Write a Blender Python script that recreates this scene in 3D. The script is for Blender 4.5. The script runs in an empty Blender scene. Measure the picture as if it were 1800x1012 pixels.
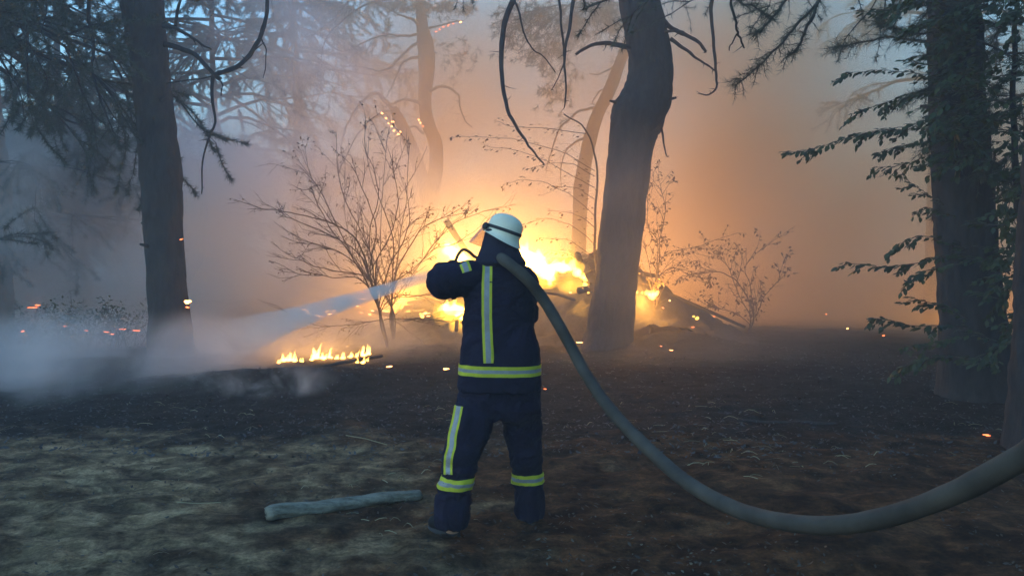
import bpy, bmesh, math, random
import numpy as np
from mathutils import Vector, Matrix, noise
from mathutils.bvhtree import BVHTree

S = bpy.context.scene
COL = S.collection
R = math.radians
random.seed(7); np.random.seed(7)

# ------------------------------------------------------------------ camera, sky, sun, exposure
F = 1386.0                       # focal length in pixels of the 1800 px wide photograph
CAM_H = 1.6
PITCH = math.atan(43 / F)
cam_d = bpy.data.cameras.new('camera'); cam = bpy.data.objects.new('camera', cam_d); COL.objects.link(cam)
cam.location = (0, 0, CAM_H); cam.rotation_euler = (math.pi / 2 - PITCH, 0, 0)
cam_d.sensor_width = 36; cam_d.lens = F / 1800 * 36; cam_d.clip_end = 500; cam_d.clip_start = 0.05
S.camera = cam

SUN_EL, SUN_AZ = R(14), R(240)    # dusk, sun low behind the camera, hidden by cloud
world = bpy.data.worlds.new('World'); S.world = world; world.use_nodes = True
wn = world.node_tree; wn.nodes.clear()
sky = wn.nodes.new('ShaderNodeTexSky'); sky.sky_type = 'NISHITA'; sky.sun_disc = False
sky.sun_elevation = SUN_EL; sky.sun_rotation = SUN_AZ; sky.air_density = 1.6; sky.dust_density = 0.5; sky.ozone_density = 4.0
bg = wn.nodes.new('ShaderNodeBackground'); bg.inputs[1].default_value = 0.15
wo = wn.nodes.new('ShaderNodeOutputWorld')
tint = wn.nodes.new('ShaderNodeMix'); tint.data_type = 'RGBA'; tint.blend_type = 'MULTIPLY'; tint.inputs[0].default_value = 1
tint.inputs[7].default_value = (0.73, 0.98, 1.17, 1)   # cold blue green dusk cloud
wn.links.new(sky.outputs[0], tint.inputs[6]); wn.links.new(tint.outputs[2], bg.inputs[0]); wn.links.new(bg.outputs[0], wo.inputs[0])
sun_d = bpy.data.lights.new('sun', 'SUN'); sun_d.energy = 0.06; sun_d.angle = R(40); sun_d.color = (1, 0.95, 0.9)
sun = bpy.data.objects.new('sun', sun_d); COL.objects.link(sun)
sd = Vector((math.sin(SUN_AZ) * math.cos(SUN_EL), math.cos(SUN_AZ) * math.cos(SUN_EL), math.sin(SUN_EL)))
sun.rotation_euler = sd.to_track_quat('Z', 'Y').to_euler()
S.view_settings.view_transform = 'Standard'; S.view_settings.look = 'None'
S.view_settings.exposure = 1.5; S.view_settings.gamma = 1.0; S.view_settings.use_curve_mapping = False
S.cycles.use_denoising = True
S.cycles.max_bounces = 7; S.cycles.diffuse_bounces = 2; S.cycles.glossy_bounces = 2
S.cycles.transmission_bounces = 4; S.cycles.transparent_max_bounces = 10; S.cycles.volume_bounces = 4
S.cycles.sample_clamp_indirect = 4.0; S.cycles.sample_clamp_direct = 0
S.cycles.volume_step_rate = 1.0; S.cycles.volume_max_steps = 96
S.cycles.caustics_reflective = False; S.cycles.caustics_refractive = False

# ------------------------------------------------------------------ helpers
def P(px, py, Y):
    """world point at depth Y that the photograph shows at pixel px, py"""
    dx = (px - 900) / F; dz = -(py - 506) / F
    cy = math.cos(PITCH) + dz * math.sin(PITCH)
    cz = -math.sin(PITCH) + dz * math.cos(PITCH)
    t = Y / cy
    return Vector((dx * t, Y, CAM_H + cz * t))

def tag(o, label=None, cat=None, group=None, kind=None):
    if label: o['label'] = label
    if cat: o['category'] = cat
    if group: o['group'] = group
    if kind: o['kind'] = kind
    return o

def empty(name, loc, rz=0):
    o = bpy.data.objects.new(name, None); COL.objects.link(o); o.location = loc; o.rotation_euler.z = rz
    o.empty_display_size = 0.2
    return o

def link(name, me, mats=(), parent=None, loc=None):
    o = bpy.data.objects.new(name, me); COL.objects.link(o)
    for m in (mats if isinstance(mats, (list, tuple)) else [mats]):
        me.materials.append(m)
    if parent is not None:
        o.parent = parent
        pm = Matrix.LocRotScale(parent.location, parent.rotation_euler, parent.scale)
        if parent.parent is not None:
            gp = parent.parent
            pm = Matrix.LocRotScale(gp.location, gp.rotation_euler, gp.scale) @ pm
        me.transform(pm.inverted())
    return o

def rebase(o, loc):
    """move a world-space mesh's origin to loc"""
    o.data.transform(Matrix.Translation(-Vector(loc))); o.location = loc
    return o

def np_mesh(name, v, f, smooth=False):
    v = np.asarray(v, dtype=np.float32); f = np.asarray(f, dtype=np.int32)
    k = f.shape[1]
    me = bpy.data.meshes.new(name)
    me.vertices.add(len(v)); me.vertices.foreach_set('co', v.ravel())
    me.loops.add(f.size); me.loops.foreach_set('vertex_index', f.ravel())
    me.polygons.add(len(f)); me.polygons.foreach_set('loop_start', np.arange(0, f.size, k, dtype=np.int32))
    me.polygons.foreach_set('loop_total', np.full(len(f), k, dtype=np.int32))
    me.update(calc_edges=True); me.validate()
    if smooth: me.polygons.foreach_set('use_smooth', np.ones(len(f), dtype=bool))
    return me

class MB:
    def __init__(self): self.v = []; self.f = []; self.m = []
    def tube(self, pts, rad, n=8, rough=0.0, freq=3.0, mat=0, cap=True, seed=0.0, flat=1.0):
        pts = [Vector(p) for p in pts]; base = len(self.v); N = len(pts)
        up = Vector((0.13, 0.31, 0.94))
        for i, p in enumerate(pts):
            t = (pts[min(i + 1, N - 1)] - pts[max(i - 1, 0)])
            t = t.normalized() if t.length > 1e-9 else Vector((0, 0, 1))
            a = t.cross(up)
            if a.length < 0.2: a = t.cross(Vector((1, 0, 0)))
            a.normalize(); b = t.cross(a).normalized(); up = b.cross(t) if False else up
            r = rad[i] if hasattr(rad, '__len__') else rad
            for k in range(n):
                an = 2 * math.pi * k / n
                d = a * math.cos(an) + b * math.sin(an) * flat
                rr = r
                if rough:
                    q = (p + d * r) * freq
                    rr = r * (1 + rough * noise.noise(Vector((q.x + seed, q.y, q.z * 0.45))) + rough * 0.6 * noise.noise(Vector((q.x * 2.7, q.y * 2.7 + seed, q.z * 0.8))))
                self.v.append(p + d * rr)
        for i in range(N - 1):
            for k in range(n):
                a0 = base + i * n + k; a1 = base + i * n + (k + 1) % n
                self.f.append((a0, a1, a1 + n, a0 + n)); self.m.append(mat)
        if cap:
            self.f.append(tuple(base + k for k in range(n))[::-1]); self.m.append(mat)
            self.f.append(tuple(base + (N - 1) * n + k for k in range(n))); self.m.append(mat)
        return self
    def ball(self, c, r, scale=(1, 1, 1), seg=12, ring=8, rot=None, mat=0):
        base = len(self.v); c = Vector(c)
        def put(x, y, z):
            d = Vector((x * r * scale[0], y * r * scale[1], z * r * scale[2]))
            if rot is not None: d = rot @ d
            self.v.append(c + d)
        put(0, 0, -1)
        for i in range(1, ring):
            th = math.pi * i / ring - math.pi / 2
            for k in range(seg):
                ph = 2 * math.pi * k / seg
                put(math.cos(th) * math.cos(ph), math.cos(th) * math.sin(ph), math.sin(th))
        put(0, 0, 1); top = len(self.v) - 1
        for k in range(seg):
            self.f.append((base, base + 1 + (k + 1) % seg, base + 1 + k)); self.m.append(mat)
            self.f.append((top, top - seg + k, top - seg + (k + 1) % seg)); self.m.append(mat)
        for i in range(ring - 2):
            for k in range(seg):
                a = base + 1 + i * seg + k; b = base + 1 + i * seg + (k + 1) % seg
                self.f.append((a, b, b + seg, a + seg)); self.m.append(mat)
        return self
    def loft(self, rings, mat=0):
        base = len(self.v); n = len(rings[0])
        for r in rings: self.v.extend(Vector(q) for q in r)
        for i in range(len(rings) - 1):
            for k in range(n):
                a0 = base + i * n + k; a1 = base + i * n + (k + 1) % n
                self.f.append((a0, a1, a1 + n, a0 + n)); self.m.append(mat)
        self.f.append(tuple(base + k for k in range(n))[::-1]); self.m.append(mat)
        self.f.append(tuple(base + (len(rings) - 1) * n + k for k in range(n))); self.m.append(mat)
        return self
    def mesh(self, name, smooth=True):
        me = bpy.data.meshes.new(name); me.from_pydata([tuple(v) for v in self.v], [], self.f); me.update()
        me.polygons.foreach_set('material_index', self.m)
        if smooth: me.polygons.foreach_set('use_smooth', [True] * len(self.f))
        return me
    def build(self, name, mats, parent=None, smooth=True):
        return link(name, self.mesh(name, smooth), mats, parent)

def fuse(mb, name, voxel, smooth_it=3):
    """union of everything in mb as one continuous surface"""
    me = mb.mesh(name + '_tmp'); o = bpy.data.objects.new('tmp', me); COL.objects.link(o)
    m = o.modifiers.new('r', 'REMESH'); m.mode = 'VOXEL'; m.voxel_size = voxel; m.use_smooth_shade = True
    if smooth_it:
        s = o.modifiers.new('s', 'SMOOTH'); s.iterations = smooth_it; s.factor = 0.6
    dg = bpy.context.evaluated_depsgraph_get()
    out = bpy.data.meshes.new_from_object(o.evaluated_get(dg)); out.name = name
    bpy.data.objects.remove(o); bpy.data.meshes.remove(me)
    return out

def smooth_path(pts, sub=6):
    """Catmull-Rom through control tuples of any width"""
    A = np.array([list(p) for p in pts], dtype=float); out = []
    n = len(A)
    for i in range(n - 1):
        p0, p1, p2, p3 = A[max(i - 1, 0)], A[i], A[i + 1], A[min(i + 2, n - 1)]
        for k in range(sub):
            t = k / sub
            out.append(0.5 * ((2 * p1) + (-p0 + p2) * t + (2 * p0 - 5 * p1 + 4 * p2 - p3) * t * t + (-p0 + 3 * p1 - 3 * p2 + p3) * t ** 3))
    out.append(A[-1])
    return out

# ------------------------------------------------------------------ materials
def mat_new(name):
    m = bpy.data.materials.new(name); m.use_nodes = True; nt = m.node_tree
    return m, nt, nt.nodes['Principled BSDF']

def N(nt, kind, **kw):
    n = nt.nodes.new(kind)
    for k, v in kw.items():
        if k.startswith('i_'):
            key = k[2:]; n.inputs[int(key) if key.isdigit() else key.replace('_', ' ')].default_value = v
        else: setattr(n, k, v)
    return n

def ramp(nt, fac, stops):
    r = nt.nodes.new('ShaderNodeValToRGB'); cr = r.color_ramp
    while len(cr.elements) < len(stops): cr.elements.new(0.5)
    for e, (p, c) in zip(cr.elements, stops): e.position = p; e.color = (*c, 1)
    nt.links.new(fac, r.inputs[0]); return r.outputs[0]

def mat_rough(name, c1, c2, scale=6, rough=0.9, bump=0.3, bscale=40, stretch=(1, 1, 1), spec=0.2, c3=None):
    m, nt, b = mat_new(name)
    tc = N(nt, 'ShaderNodeTexCoord'); mp = N(nt, 'ShaderNodeMapping'); mp.inputs['Scale'].default_value = stretch
    nt.links.new(tc.outputs['Object'], mp.inputs[0])
    n1 = N(nt, 'ShaderNodeTexNoise', i_Scale=scale, i_Detail=6.0, i_Roughness=0.65); nt.links.new(mp.outputs[0], n1.inputs[0])
    st = [(0.3, c1), (0.7, c2)] if c3 is None else [(0.28, c1), (0.5, c2), (0.72, c3)]
    nt.links.new(ramp(nt, n1.outputs[0], st), b.inputs['Base Color'])
    n2 = N(nt, 'ShaderNodeTexNoise', i_Scale=bscale, i_Detail=4.0); nt.links.new(mp.outputs[0], n2.inputs[0])
    bp = N(nt, 'ShaderNodeBump', i_Strength=bump, i_Distance=0.02); nt.links.new(n2.outputs[0], bp.inputs['Height'])
    nt.links.new(bp.outputs[0], b.inputs['Normal'])
    b.inputs['Roughness'].default_value = rough; b.inputs['Specular IOR Level'].default_value = spec
    return m

def mat_leaf(name, c1, c2, trans=0.25):
    m, nt, b = mat_new(name)
    g = N(nt, 'ShaderNodeNewGeometry')
    nt.links.new(ramp(nt, g.outputs['Random Per Island'], [(0.1, c1), (0.9, c2)]), b.inputs['Base Color'])
    b.inputs['Roughness'].default_value = 0.6
    t = N(nt, 'ShaderNodeBsdfTranslucent'); t.inputs[0].default_value = (c2[0] * 1.2, c2[1] * 1.3, c2[2], 1)
    mx = N(nt, 'ShaderNodeMixShader'); mx.inputs[0].default_value = trans
    nt.links.new(b.outputs[0], mx.inputs[1]); nt.links.new(t.outputs[0], mx.inputs[2])
    nt.links.new(mx.outputs[0], nt.nodes['Material Output'].inputs[0])
    return m

M = {}
M['bark'] = mat_rough('bark', (0.012, 0.013, 0.017), (0.042, 0.038, 0.038), 9, 0.95, 0.9, 26, (1, 1, 0.3))
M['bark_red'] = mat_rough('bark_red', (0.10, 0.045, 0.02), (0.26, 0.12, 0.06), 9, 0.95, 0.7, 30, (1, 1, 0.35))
M['twig'] = mat_rough('twig', (0.04, 0.033, 0.03), (0.10, 0.085, 0.07), 12, 0.9, 0.3)
M['char'] = mat_rough('charred_wood', (0.012, 0.011, 0.011), (0.05, 0.045, 0.042), 14, 0.85, 0.6, 50)
M['needle'] = mat_leaf('pine_needles', (0.012, 0.026, 0.016), (0.035, 0.055, 0.028), 0.10)
M['leaf'] = mat_leaf('green_leaves', (0.015, 0.035, 0.016), (0.05, 0.075, 0.024), 0.18)
M['leaf_dry'] = mat_leaf('dry_leaves', (0.05, 0.035, 0.02), (0.12, 0.08, 0.04), 0.15)
M['plank'] = mat_rough('weathered_wood', (0.08, 0.078, 0.058), (0.32, 0.31, 0.24), 5, 0.85, 0.5, 30, (0.6, 6, 6))
M['cloth'] = mat_rough('navy_cloth', (0.005, 0.0045, 0.014), (0.0125, 0.011, 0.032), 5, 0.85, 0.35, 60, spec=0.15)
M['cloth_flap'] = mat_rough('neck_cloth', (0.012, 0.012, 0.024), (0.025, 0.024, 0.042), 7, 0.8, 0.3, 60, spec=0.15)
M['leather'] = mat_rough('black_leather', (0.006, 0.006, 0.007), (0.016, 0.015, 0.016), 8, 0.75, 0.3, 60, spec=0.2)
M['skin'] = mat_rough('skin', (0.36, 0.21, 0.15), (0.48, 0.30, 0.22), 9, 0.55, 0.1)
M['yellow'] = mat_rough('fluorescent_yellow', (0.40, 0.42, 0.025), (0.55, 0.57, 0.04), 14, 0.6, 0.25, 90)
M['silver'] = mat_rough('silver_reflective', (0.20, 0.21, 0.21), (0.30, 0.31, 0.31), 16, 0.4, 0.2, 120, spec=0.5)
M['helmet'] = mat_rough('pale_helmet_paint', (0.70, 0.68, 0.50), (0.84, 0.82, 0.62), 7, 0.45, 0.05, 40, spec=0.4)
M['dark_rubber'] = mat_rough('dark_rubber', (0.02, 0.02, 0.022), (0.045, 0.045, 0.05), 9, 0.6, 0.1)
M['metal'] = mat_rough('brushed_metal', (0.25, 0.25, 0.26), (0.4, 0.4, 0.4), 9, 0.4, 0.05, spec=0.6)

def mat_hose():
    m, nt, b = mat_new('hose_canvas')
    tc = N(nt, 'ShaderNodeTexCoord')
    n1 = N(nt, 'ShaderNodeTexNoise', i_Scale=7.0, i_Detail=6.0); nt.links.new(tc.outputs['Object'], n1.inputs[0])
    nt.links.new(ramp(nt, n1.outputs[0], [(0.3, (0.028, 0.023, 0.017)), (0.7, (0.072, 0.060, 0.045))]), b.inputs['Base Color'])
    n2 = N(nt, 'ShaderNodeTexNoise', i_Scale=220.0, i_Detail=2.0); nt.links.new(tc.outputs['Object'], n2.inputs[0])
    bp = N(nt, 'ShaderNodeBump', i_Strength=0.3, i_Distance=0.003); nt.links.new(n2.outputs[0], bp.inputs['Height'])
    nt.links.new(bp.outputs[0], b.inputs['Normal']); b.inputs['Roughness'].default_value = 0.85
    return m
M['hose'] = mat_hose()

def mat_visor():
    m, nt, b = mat_new('clear_visor')
    b.inputs['Base Color'].default_value = (0.75, 0.72, 0.7, 1); b.inputs['Roughness'].default_value = 0.15
    tr = N(nt, 'ShaderNodeBsdfTransparent'); tr.inputs[0].default_value = (0.85, 0.8, 0.8, 1)
    mx = N(nt, 'ShaderNodeMixShader'); mx.inputs[0].default_value = 0.75
    nt.links.new(b.outputs[0], mx.inputs[1]); nt.links.new(tr.outputs[0], mx.inputs[2])
    nt.links.new(mx.outputs[0], nt.nodes['Material Output'].inputs[0]); return m
M['visor'] = mat_visor()

def mat_ground():
    m, nt, b = mat_new('forest_floor')
    g = N(nt, 'ShaderNodeNewGeometry'); pos = g.outputs['Position']
    big = N(nt, 'ShaderNodeTexNoise', i_Scale=0.9, i_Detail=5.0, i_Roughness=0.6); nt.links.new(pos, big.inputs[0])
    mid = N(nt, 'ShaderNodeTexNoise', i_Scale=5.5, i_Detail=8.0, i_Roughness=0.7); nt.links.new(pos, mid.inputs[0])
    fine = N(nt, 'ShaderNodeTexNoise', i_Scale=38.0, i_Detail=6.0, i_Roughness=0.7); nt.links.new(pos, fine.inputs[0])
    brown = ramp(nt, mid.outputs[0], [(0.30, (0.0225, 0.0107, 0.0052)), (0.46, (0.0616, 0.0277, 0.0126)), (0.60, (0.1181, 0.0554, 0.0252)), (0.78, (0.1951, 0.0977, 0.0456))])
    sand = ramp(nt, mid.outputs[0], [(0.34, (0.0702, 0.0475, 0.0251)), (0.48, (0.1755, 0.1294, 0.0759)), (0.62, (0.3159, 0.2329, 0.1419))])
    ash = ramp(nt, fine.outputs[0], [(0.38, (0.006, 0.006, 0.0065)), (0.6, (0.016, 0.015, 0.015)), (0.75, (0.05, 0.047, 0.045))])
    sep = N(nt, 'ShaderNodeSeparateXYZ'); nt.links.new(pos, sep.inputs[0])
    # trodden sandy patch near the fallen post: left of x = 0.2
    def math_(op, a, bb, clamp=False):
        n = N(nt, 'ShaderNodeMath', operation=op); n.use_clamp = clamp
        for i, s in enumerate((a, bb)):
            if isinstance(s, (int, float)): n.inputs[i].default_value = s
            else: nt.links.new(s, n.inputs[i])
        return n.outputs[0]
    jit = math_('MULTIPLY', math_('SUBTRACT', big.outputs[0], 0.5), 5.0)
    sx = math_('MULTIPLY_ADD', sep.outputs[0], -0.55)
    sm = N(nt, 'ShaderNodeMath', operation='ADD'); sm.use_clamp = True
    nt.links.new(math_('MULTIPLY', sep.outputs[0], -0.6), sm.inputs[0]); nt.links.new(math_('ADD', jit, -0.05), sm.inputs[1])
    m1 = N(nt, 'ShaderNodeMix', data_type='RGBA'); nt.links.new(sm.outputs[0], m1.inputs[0])
    nt.links.new(brown, m1.inputs[6]); nt.links.new(sand, m1.inputs[7])
    # burnt ground beyond about seven metres
    by = math_('ADD', math_('MULTIPLY', math_('ADD', sep.outputs[1], -6.9), 1.3), jit, True)
    m2 = N(nt, 'ShaderNodeMix', data_type='RGBA'); nt.links.new(by, m2.inputs[0])
    nt.links.new(m1.outputs[2], m2.inputs[6]); nt.links.new(ash, m2.inputs[7])
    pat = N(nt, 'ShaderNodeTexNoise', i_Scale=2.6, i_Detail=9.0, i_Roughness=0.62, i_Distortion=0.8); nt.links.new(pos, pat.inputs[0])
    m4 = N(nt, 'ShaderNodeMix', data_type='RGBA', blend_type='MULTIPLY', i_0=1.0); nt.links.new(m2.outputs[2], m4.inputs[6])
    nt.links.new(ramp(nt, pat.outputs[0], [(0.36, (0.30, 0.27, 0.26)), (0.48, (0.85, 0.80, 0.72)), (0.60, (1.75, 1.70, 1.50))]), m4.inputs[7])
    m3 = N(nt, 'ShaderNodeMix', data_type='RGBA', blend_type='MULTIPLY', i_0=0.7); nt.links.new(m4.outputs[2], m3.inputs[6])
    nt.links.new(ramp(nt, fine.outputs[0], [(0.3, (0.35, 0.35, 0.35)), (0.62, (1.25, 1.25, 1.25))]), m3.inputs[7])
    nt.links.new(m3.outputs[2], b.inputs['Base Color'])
    bp = N(nt, 'ShaderNodeBump', i_Strength=0.9, i_Distance=0.03); nt.links.new(fine.outputs[0], bp.inputs['Height'])
    bp2 = N(nt, 'ShaderNodeBump', i_Strength=0.8, i_Distance=0.08); nt.links.new(mid.outputs[0], bp2.inputs['Height'])
    nt.links.new(bp.outputs[0], bp2.inputs['Normal']); nt.links.new(bp2.outputs[0], b.inputs['Normal'])
    b.inputs['Roughness'].default_value = 1.0; b.inputs['Specular IOR Level'].default_value = 0.1
    return m
M['ground'] = mat_ground()

def mat_emit(name, col, s):
    m, nt, b = mat_new(name); e = N(nt, 'ShaderNodeEmission'); e.inputs[0].default_value = (*col, 1); e.inputs[1].default_value = s
    nt.links.new(e.outputs[0], nt.nodes['Material Output'].inputs[0]); m.cycles.emission_sampling = 'NONE'; return m
M['ember'] = mat_emit('ember_glow', (1, 0.19, 0.06), 1.5)
M['ember_hot'] = mat_emit('ember_hot_glow', (1, 0.36, 0.10), 4.0)

def mat_flame(name, col, s):
    m, nt, b = mat_new(name); nt.nodes.remove(b)
    e = N(nt, 'ShaderNodeEmission'); e.inputs[0].default_value = (*col, 1); e.inputs[1].default_value = s
    nt.links.new(e.outputs[0], nt.nodes['Material Output'].inputs['Volume']); return m
M['flame'] = mat_flame('flame', (1, 0.48, 0.07), 30)
M['flame_small'] = mat_flame('flame_small', (1, 0.42, 0.07), 95)

def mat_smoke(name, dens, nscale, lo, hi, color=(0.9, 0.9, 0.9), step=1.0, edge=0.55, aniso=0.2, seed=0.0, stretch=(1, 1, 1)):
    m, nt, b = mat_new(name); nt.nodes.remove(b)
    tc = N(nt, 'ShaderNodeTexCoord')
    ln = N(nt, 'ShaderNodeVectorMath', operation='LENGTH'); nt.links.new(tc.outputs['Object'], ln.inputs[0])
    mr = N(nt, 'ShaderNodeMapRange', interpolation_type='SMOOTHSTEP'); mr.inputs[1].default_value = 1.0; mr.inputs[2].default_value = 1 - edge
    nt.links.new(ln.outputs['Value'], mr.inputs[0])
    mp = N(nt, 'ShaderNodeMapping'); mp.inputs['Scale'].default_value = stretch; mp.inputs['Location'].default_value = (seed, seed * 0.7, 0)
    nt.links.new(tc.outputs['Object'], mp.inputs[0])
    nz = N(nt, 'ShaderNodeTexNoise', i_Scale=nscale, i_Detail=3.0, i_Roughness=0.55, i_Distortion=0.6); nt.links.new(mp.outputs[0], nz.inputs[0])
    m2 = N(nt, 'ShaderNodeMapRange'); m2.inputs[1].default_value = lo; m2.inputs[2].default_value = hi
    nt.links.new(nz.outputs[0], m2.inputs[0])
    mu = N(nt, 'ShaderNodeMath', operation='MULTIPLY'); nt.links.new(mr.outputs[0], mu.inputs[0]); nt.links.new(m2.outputs[0], mu.inputs[1])
    mu2 = N(nt, 'ShaderNodeMath', operation='MULTIPLY'); nt.links.new(mu.outputs[0], mu2.inputs[0]); mu2.inputs[1].default_value = dens
    v = N(nt, 'ShaderNodeVolumePrincipled'); v.inputs['Color'].default_value = (*color, 1); v.inputs['Anisotropy'].default_value = aniso
    nt.links.new(mu2.outputs[0], v.inputs['Density'])
    nt.links.new(v.outputs[0], nt.nodes['Material Output'].inputs['Volume'])
    m.cycles.volume_step_rate = step
    return m

# ------------------------------------------------------------------ ground
def ground_h(x, y):
    h = 0.07 * noise.noise(Vector((x * 0.35, y * 0.35, 1.3))) + 0.035 * noise.noise(Vector((x * 1.3, y * 1.3, 5.1)))
    h += 0.03 * math.sin(y * 0.7 + x * 0.2) * min(1, max(0, (y - 6) / 4))
    h += 0.30 * math.exp(-((x - 3.1) / 1.1) ** 2 - ((y - 14.8) / 0.9) ** 2)
    h += 0.16 * math.exp(-((x + 3.3) / 1.6) ** 2 - ((y - 10.6) / 0.8) ** 2)
    h += 0.10 * math.exp(-((x + 0.7) / 2.6) ** 2 - ((y - 15.6) / 1.2) ** 2)
    d = math.hypot(x, y - 4.7); w = min(1, max(0, (d - 0.5) / 1.2))
    return h * (0.25 + 0.75 * w)

def ground_fine(x, y):
    n = 0.030 * noise.fractal(Vector((x * 5, y * 5, 0.0)), 1.0, 2.1, 3)
    return ground_h(x, y) + n * 0.8

def build_ground():
    xs = np.concatenate([np.linspace(-150, -16, 18)[:-1], np.linspace(-16, -8, 50)[:-1], np.linspace(-8, 8, 400), np.linspace(8, 16, 50)[1:], np.linspace(16, 150, 18)[1:]])
    ys = np.concatenate([np.linspace(-150, -4, 14)[:-1], np.linspace(-4, 2, 30)[:-1], np.linspace(2, 8, 190), np.linspace(8, 20, 200)[1:], np.linspace(20, 40, 60)[1:], np.linspace(40, 200, 16)[1:]])
    v = [(x, y, ground_fine(x, y)) for y in ys for x in xs]
    nx = len(xs); ii = np.arange(len(ys) - 1)[:, None] * nx + np.arange(nx - 1)[None, :]
    f = np.stack([ii, ii + 1, ii + nx + 1, ii + nx], -1).reshape(-1, 4)
    o = link('ground', np_mesh('ground', v, f, True), M['ground']); tag(o, kind='structure'); return o
build_ground()

# loose litter: dry leaves, needles and straw lying on the floor
def litter(name, n, yr, size, mat, seed, blade=False, xr=None, clump=0.0):
    rng = np.random.RandomState(seed); V = []; Fc = []
    for i in range(n):
        y = yr[0] + (yr[1] - yr[0]) * rng.rand() ** 1.3
        hw = 0.72 * y + 0.8
        x = rng.uniform(-hw, hw) if xr is None else rng.uniform(*xr)
        if clump and noise.noise(Vector((x * 0.8 + seed, y * 0.8, 3.3))) < clump: continue
        z = ground_fine(x, y)
        s = size * (0.5 + rng.rand()); an = rng.rand() * 6.283
        if blade:
            d = Vector((math.cos(an), math.sin(an) * 0.6, 0)); w = Vector((-d.y, d.x, 0)).normalized() * 0.0022
            lift = rng.rand() * 0.03; c = Vector((x, y, z + 0.006)); b0 = len(V)
            pts = [c - d * s, c - d * s * 0.3 + Vector((0, 0, lift)), c + d * s * 0.4 + Vector((0, 0, lift * 0.8)), c + d * s]
            for q in pts: V.extend([q - w, q + w + Vector((0, 0, 0.003))])
            for k in range(3): Fc.append((b0 + 2 * k, b0 + 2 * k + 1, b0 + 2 * k + 3, b0 + 2 * k + 2))
        else:
            rot = Matrix.Rotation(an, 3, 'Z') @ Matrix.Rotation(rng.uniform(-0.6, 0.6), 3, 'X') @ Matrix.Rotation(rng.uniform(-0.6, 0.6), 3, 'Y')
            c = Vector((x, y, z + 0.012)); b0 = len(V); cu = rng.uniform(-0.25, 0.35) * s
            for q in ((-s, 0, cu), (-s * 0.2, -s * 0.42, 0), (-s * 0.2, s * 0.42, 0.2 * cu), (s * 0.45, -s * 0.3, 0), (s * 0.45, s * 0.3, 0.3 * cu), (s, 0, cu * 0.6)):
                V.append(c + rot @ Vector(q))
            Fc.append((b0, b0 + 1, b0 + 3, b0 + 2)); Fc.append((b0 + 2, b0 + 3, b0 + 5, b0 + 4))
    o = link(name, np_mesh(name, [tuple(v) for v in V], Fc), mat)
    return tag(o, kind='stuff')
M['litter'] = mat_leaf('leaf_litter', (0.03, 0.02, 0.012), (0.075, 0.048, 0.028), 0.1)
M['litter_grey'] = mat_leaf('grey_litter', (0.04, 0.038, 0.028), (0.11, 0.10, 0.07), 0.1)
M['straw'] = mat_leaf('straw', (0.13, 0.12, 0.06), (0.40, 0.36, 0.20), 0.1)
M['ashflake'] = mat_leaf('ash_flakes', (0.012, 0.012, 0.013), (0.06, 0.06, 0.06), 0.0)
tag(litter('leaf_litter', 7000, (2.2, 9.5), 0.015, M['litter'], 3, clump=-0.15), 'brown dead leaf litter strewn over the near forest floor', 'leaf litter')
tag(litter('dead_moss', 4000, (2.2, 7.5), 0.012, M['litter_grey'], 5, clump=0.02), 'pale grey dry moss flakes on the sandy ground', 'dry moss')
tag(litter('dry_grass', 900, (4.2, 9.0), 0.06, M['straw'], 9, blade=True, clump=0.12), 'straw coloured dry grass blades scattered on the floor', 'dry grass')
tag(litter('ash_flakes', 6000, (6.5, 15.0), 0.022, M['ashflake'], 11), 'black and grey ash flakes over the burnt ground', 'ash')

# ------------------------------------------------------------------ trees
def trunk_path(rows, Y, top=None):
    """rows of (py, x left edge, x right edge) -> points and radii"""
    pts = []; rad = []
    for py, xl, xr in rows:
        pts.append(tuple(P((xl + xr) / 2, py, Y))); rad.append((xr - xl) / 2 / F * Y)
    return pts, rad

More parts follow.
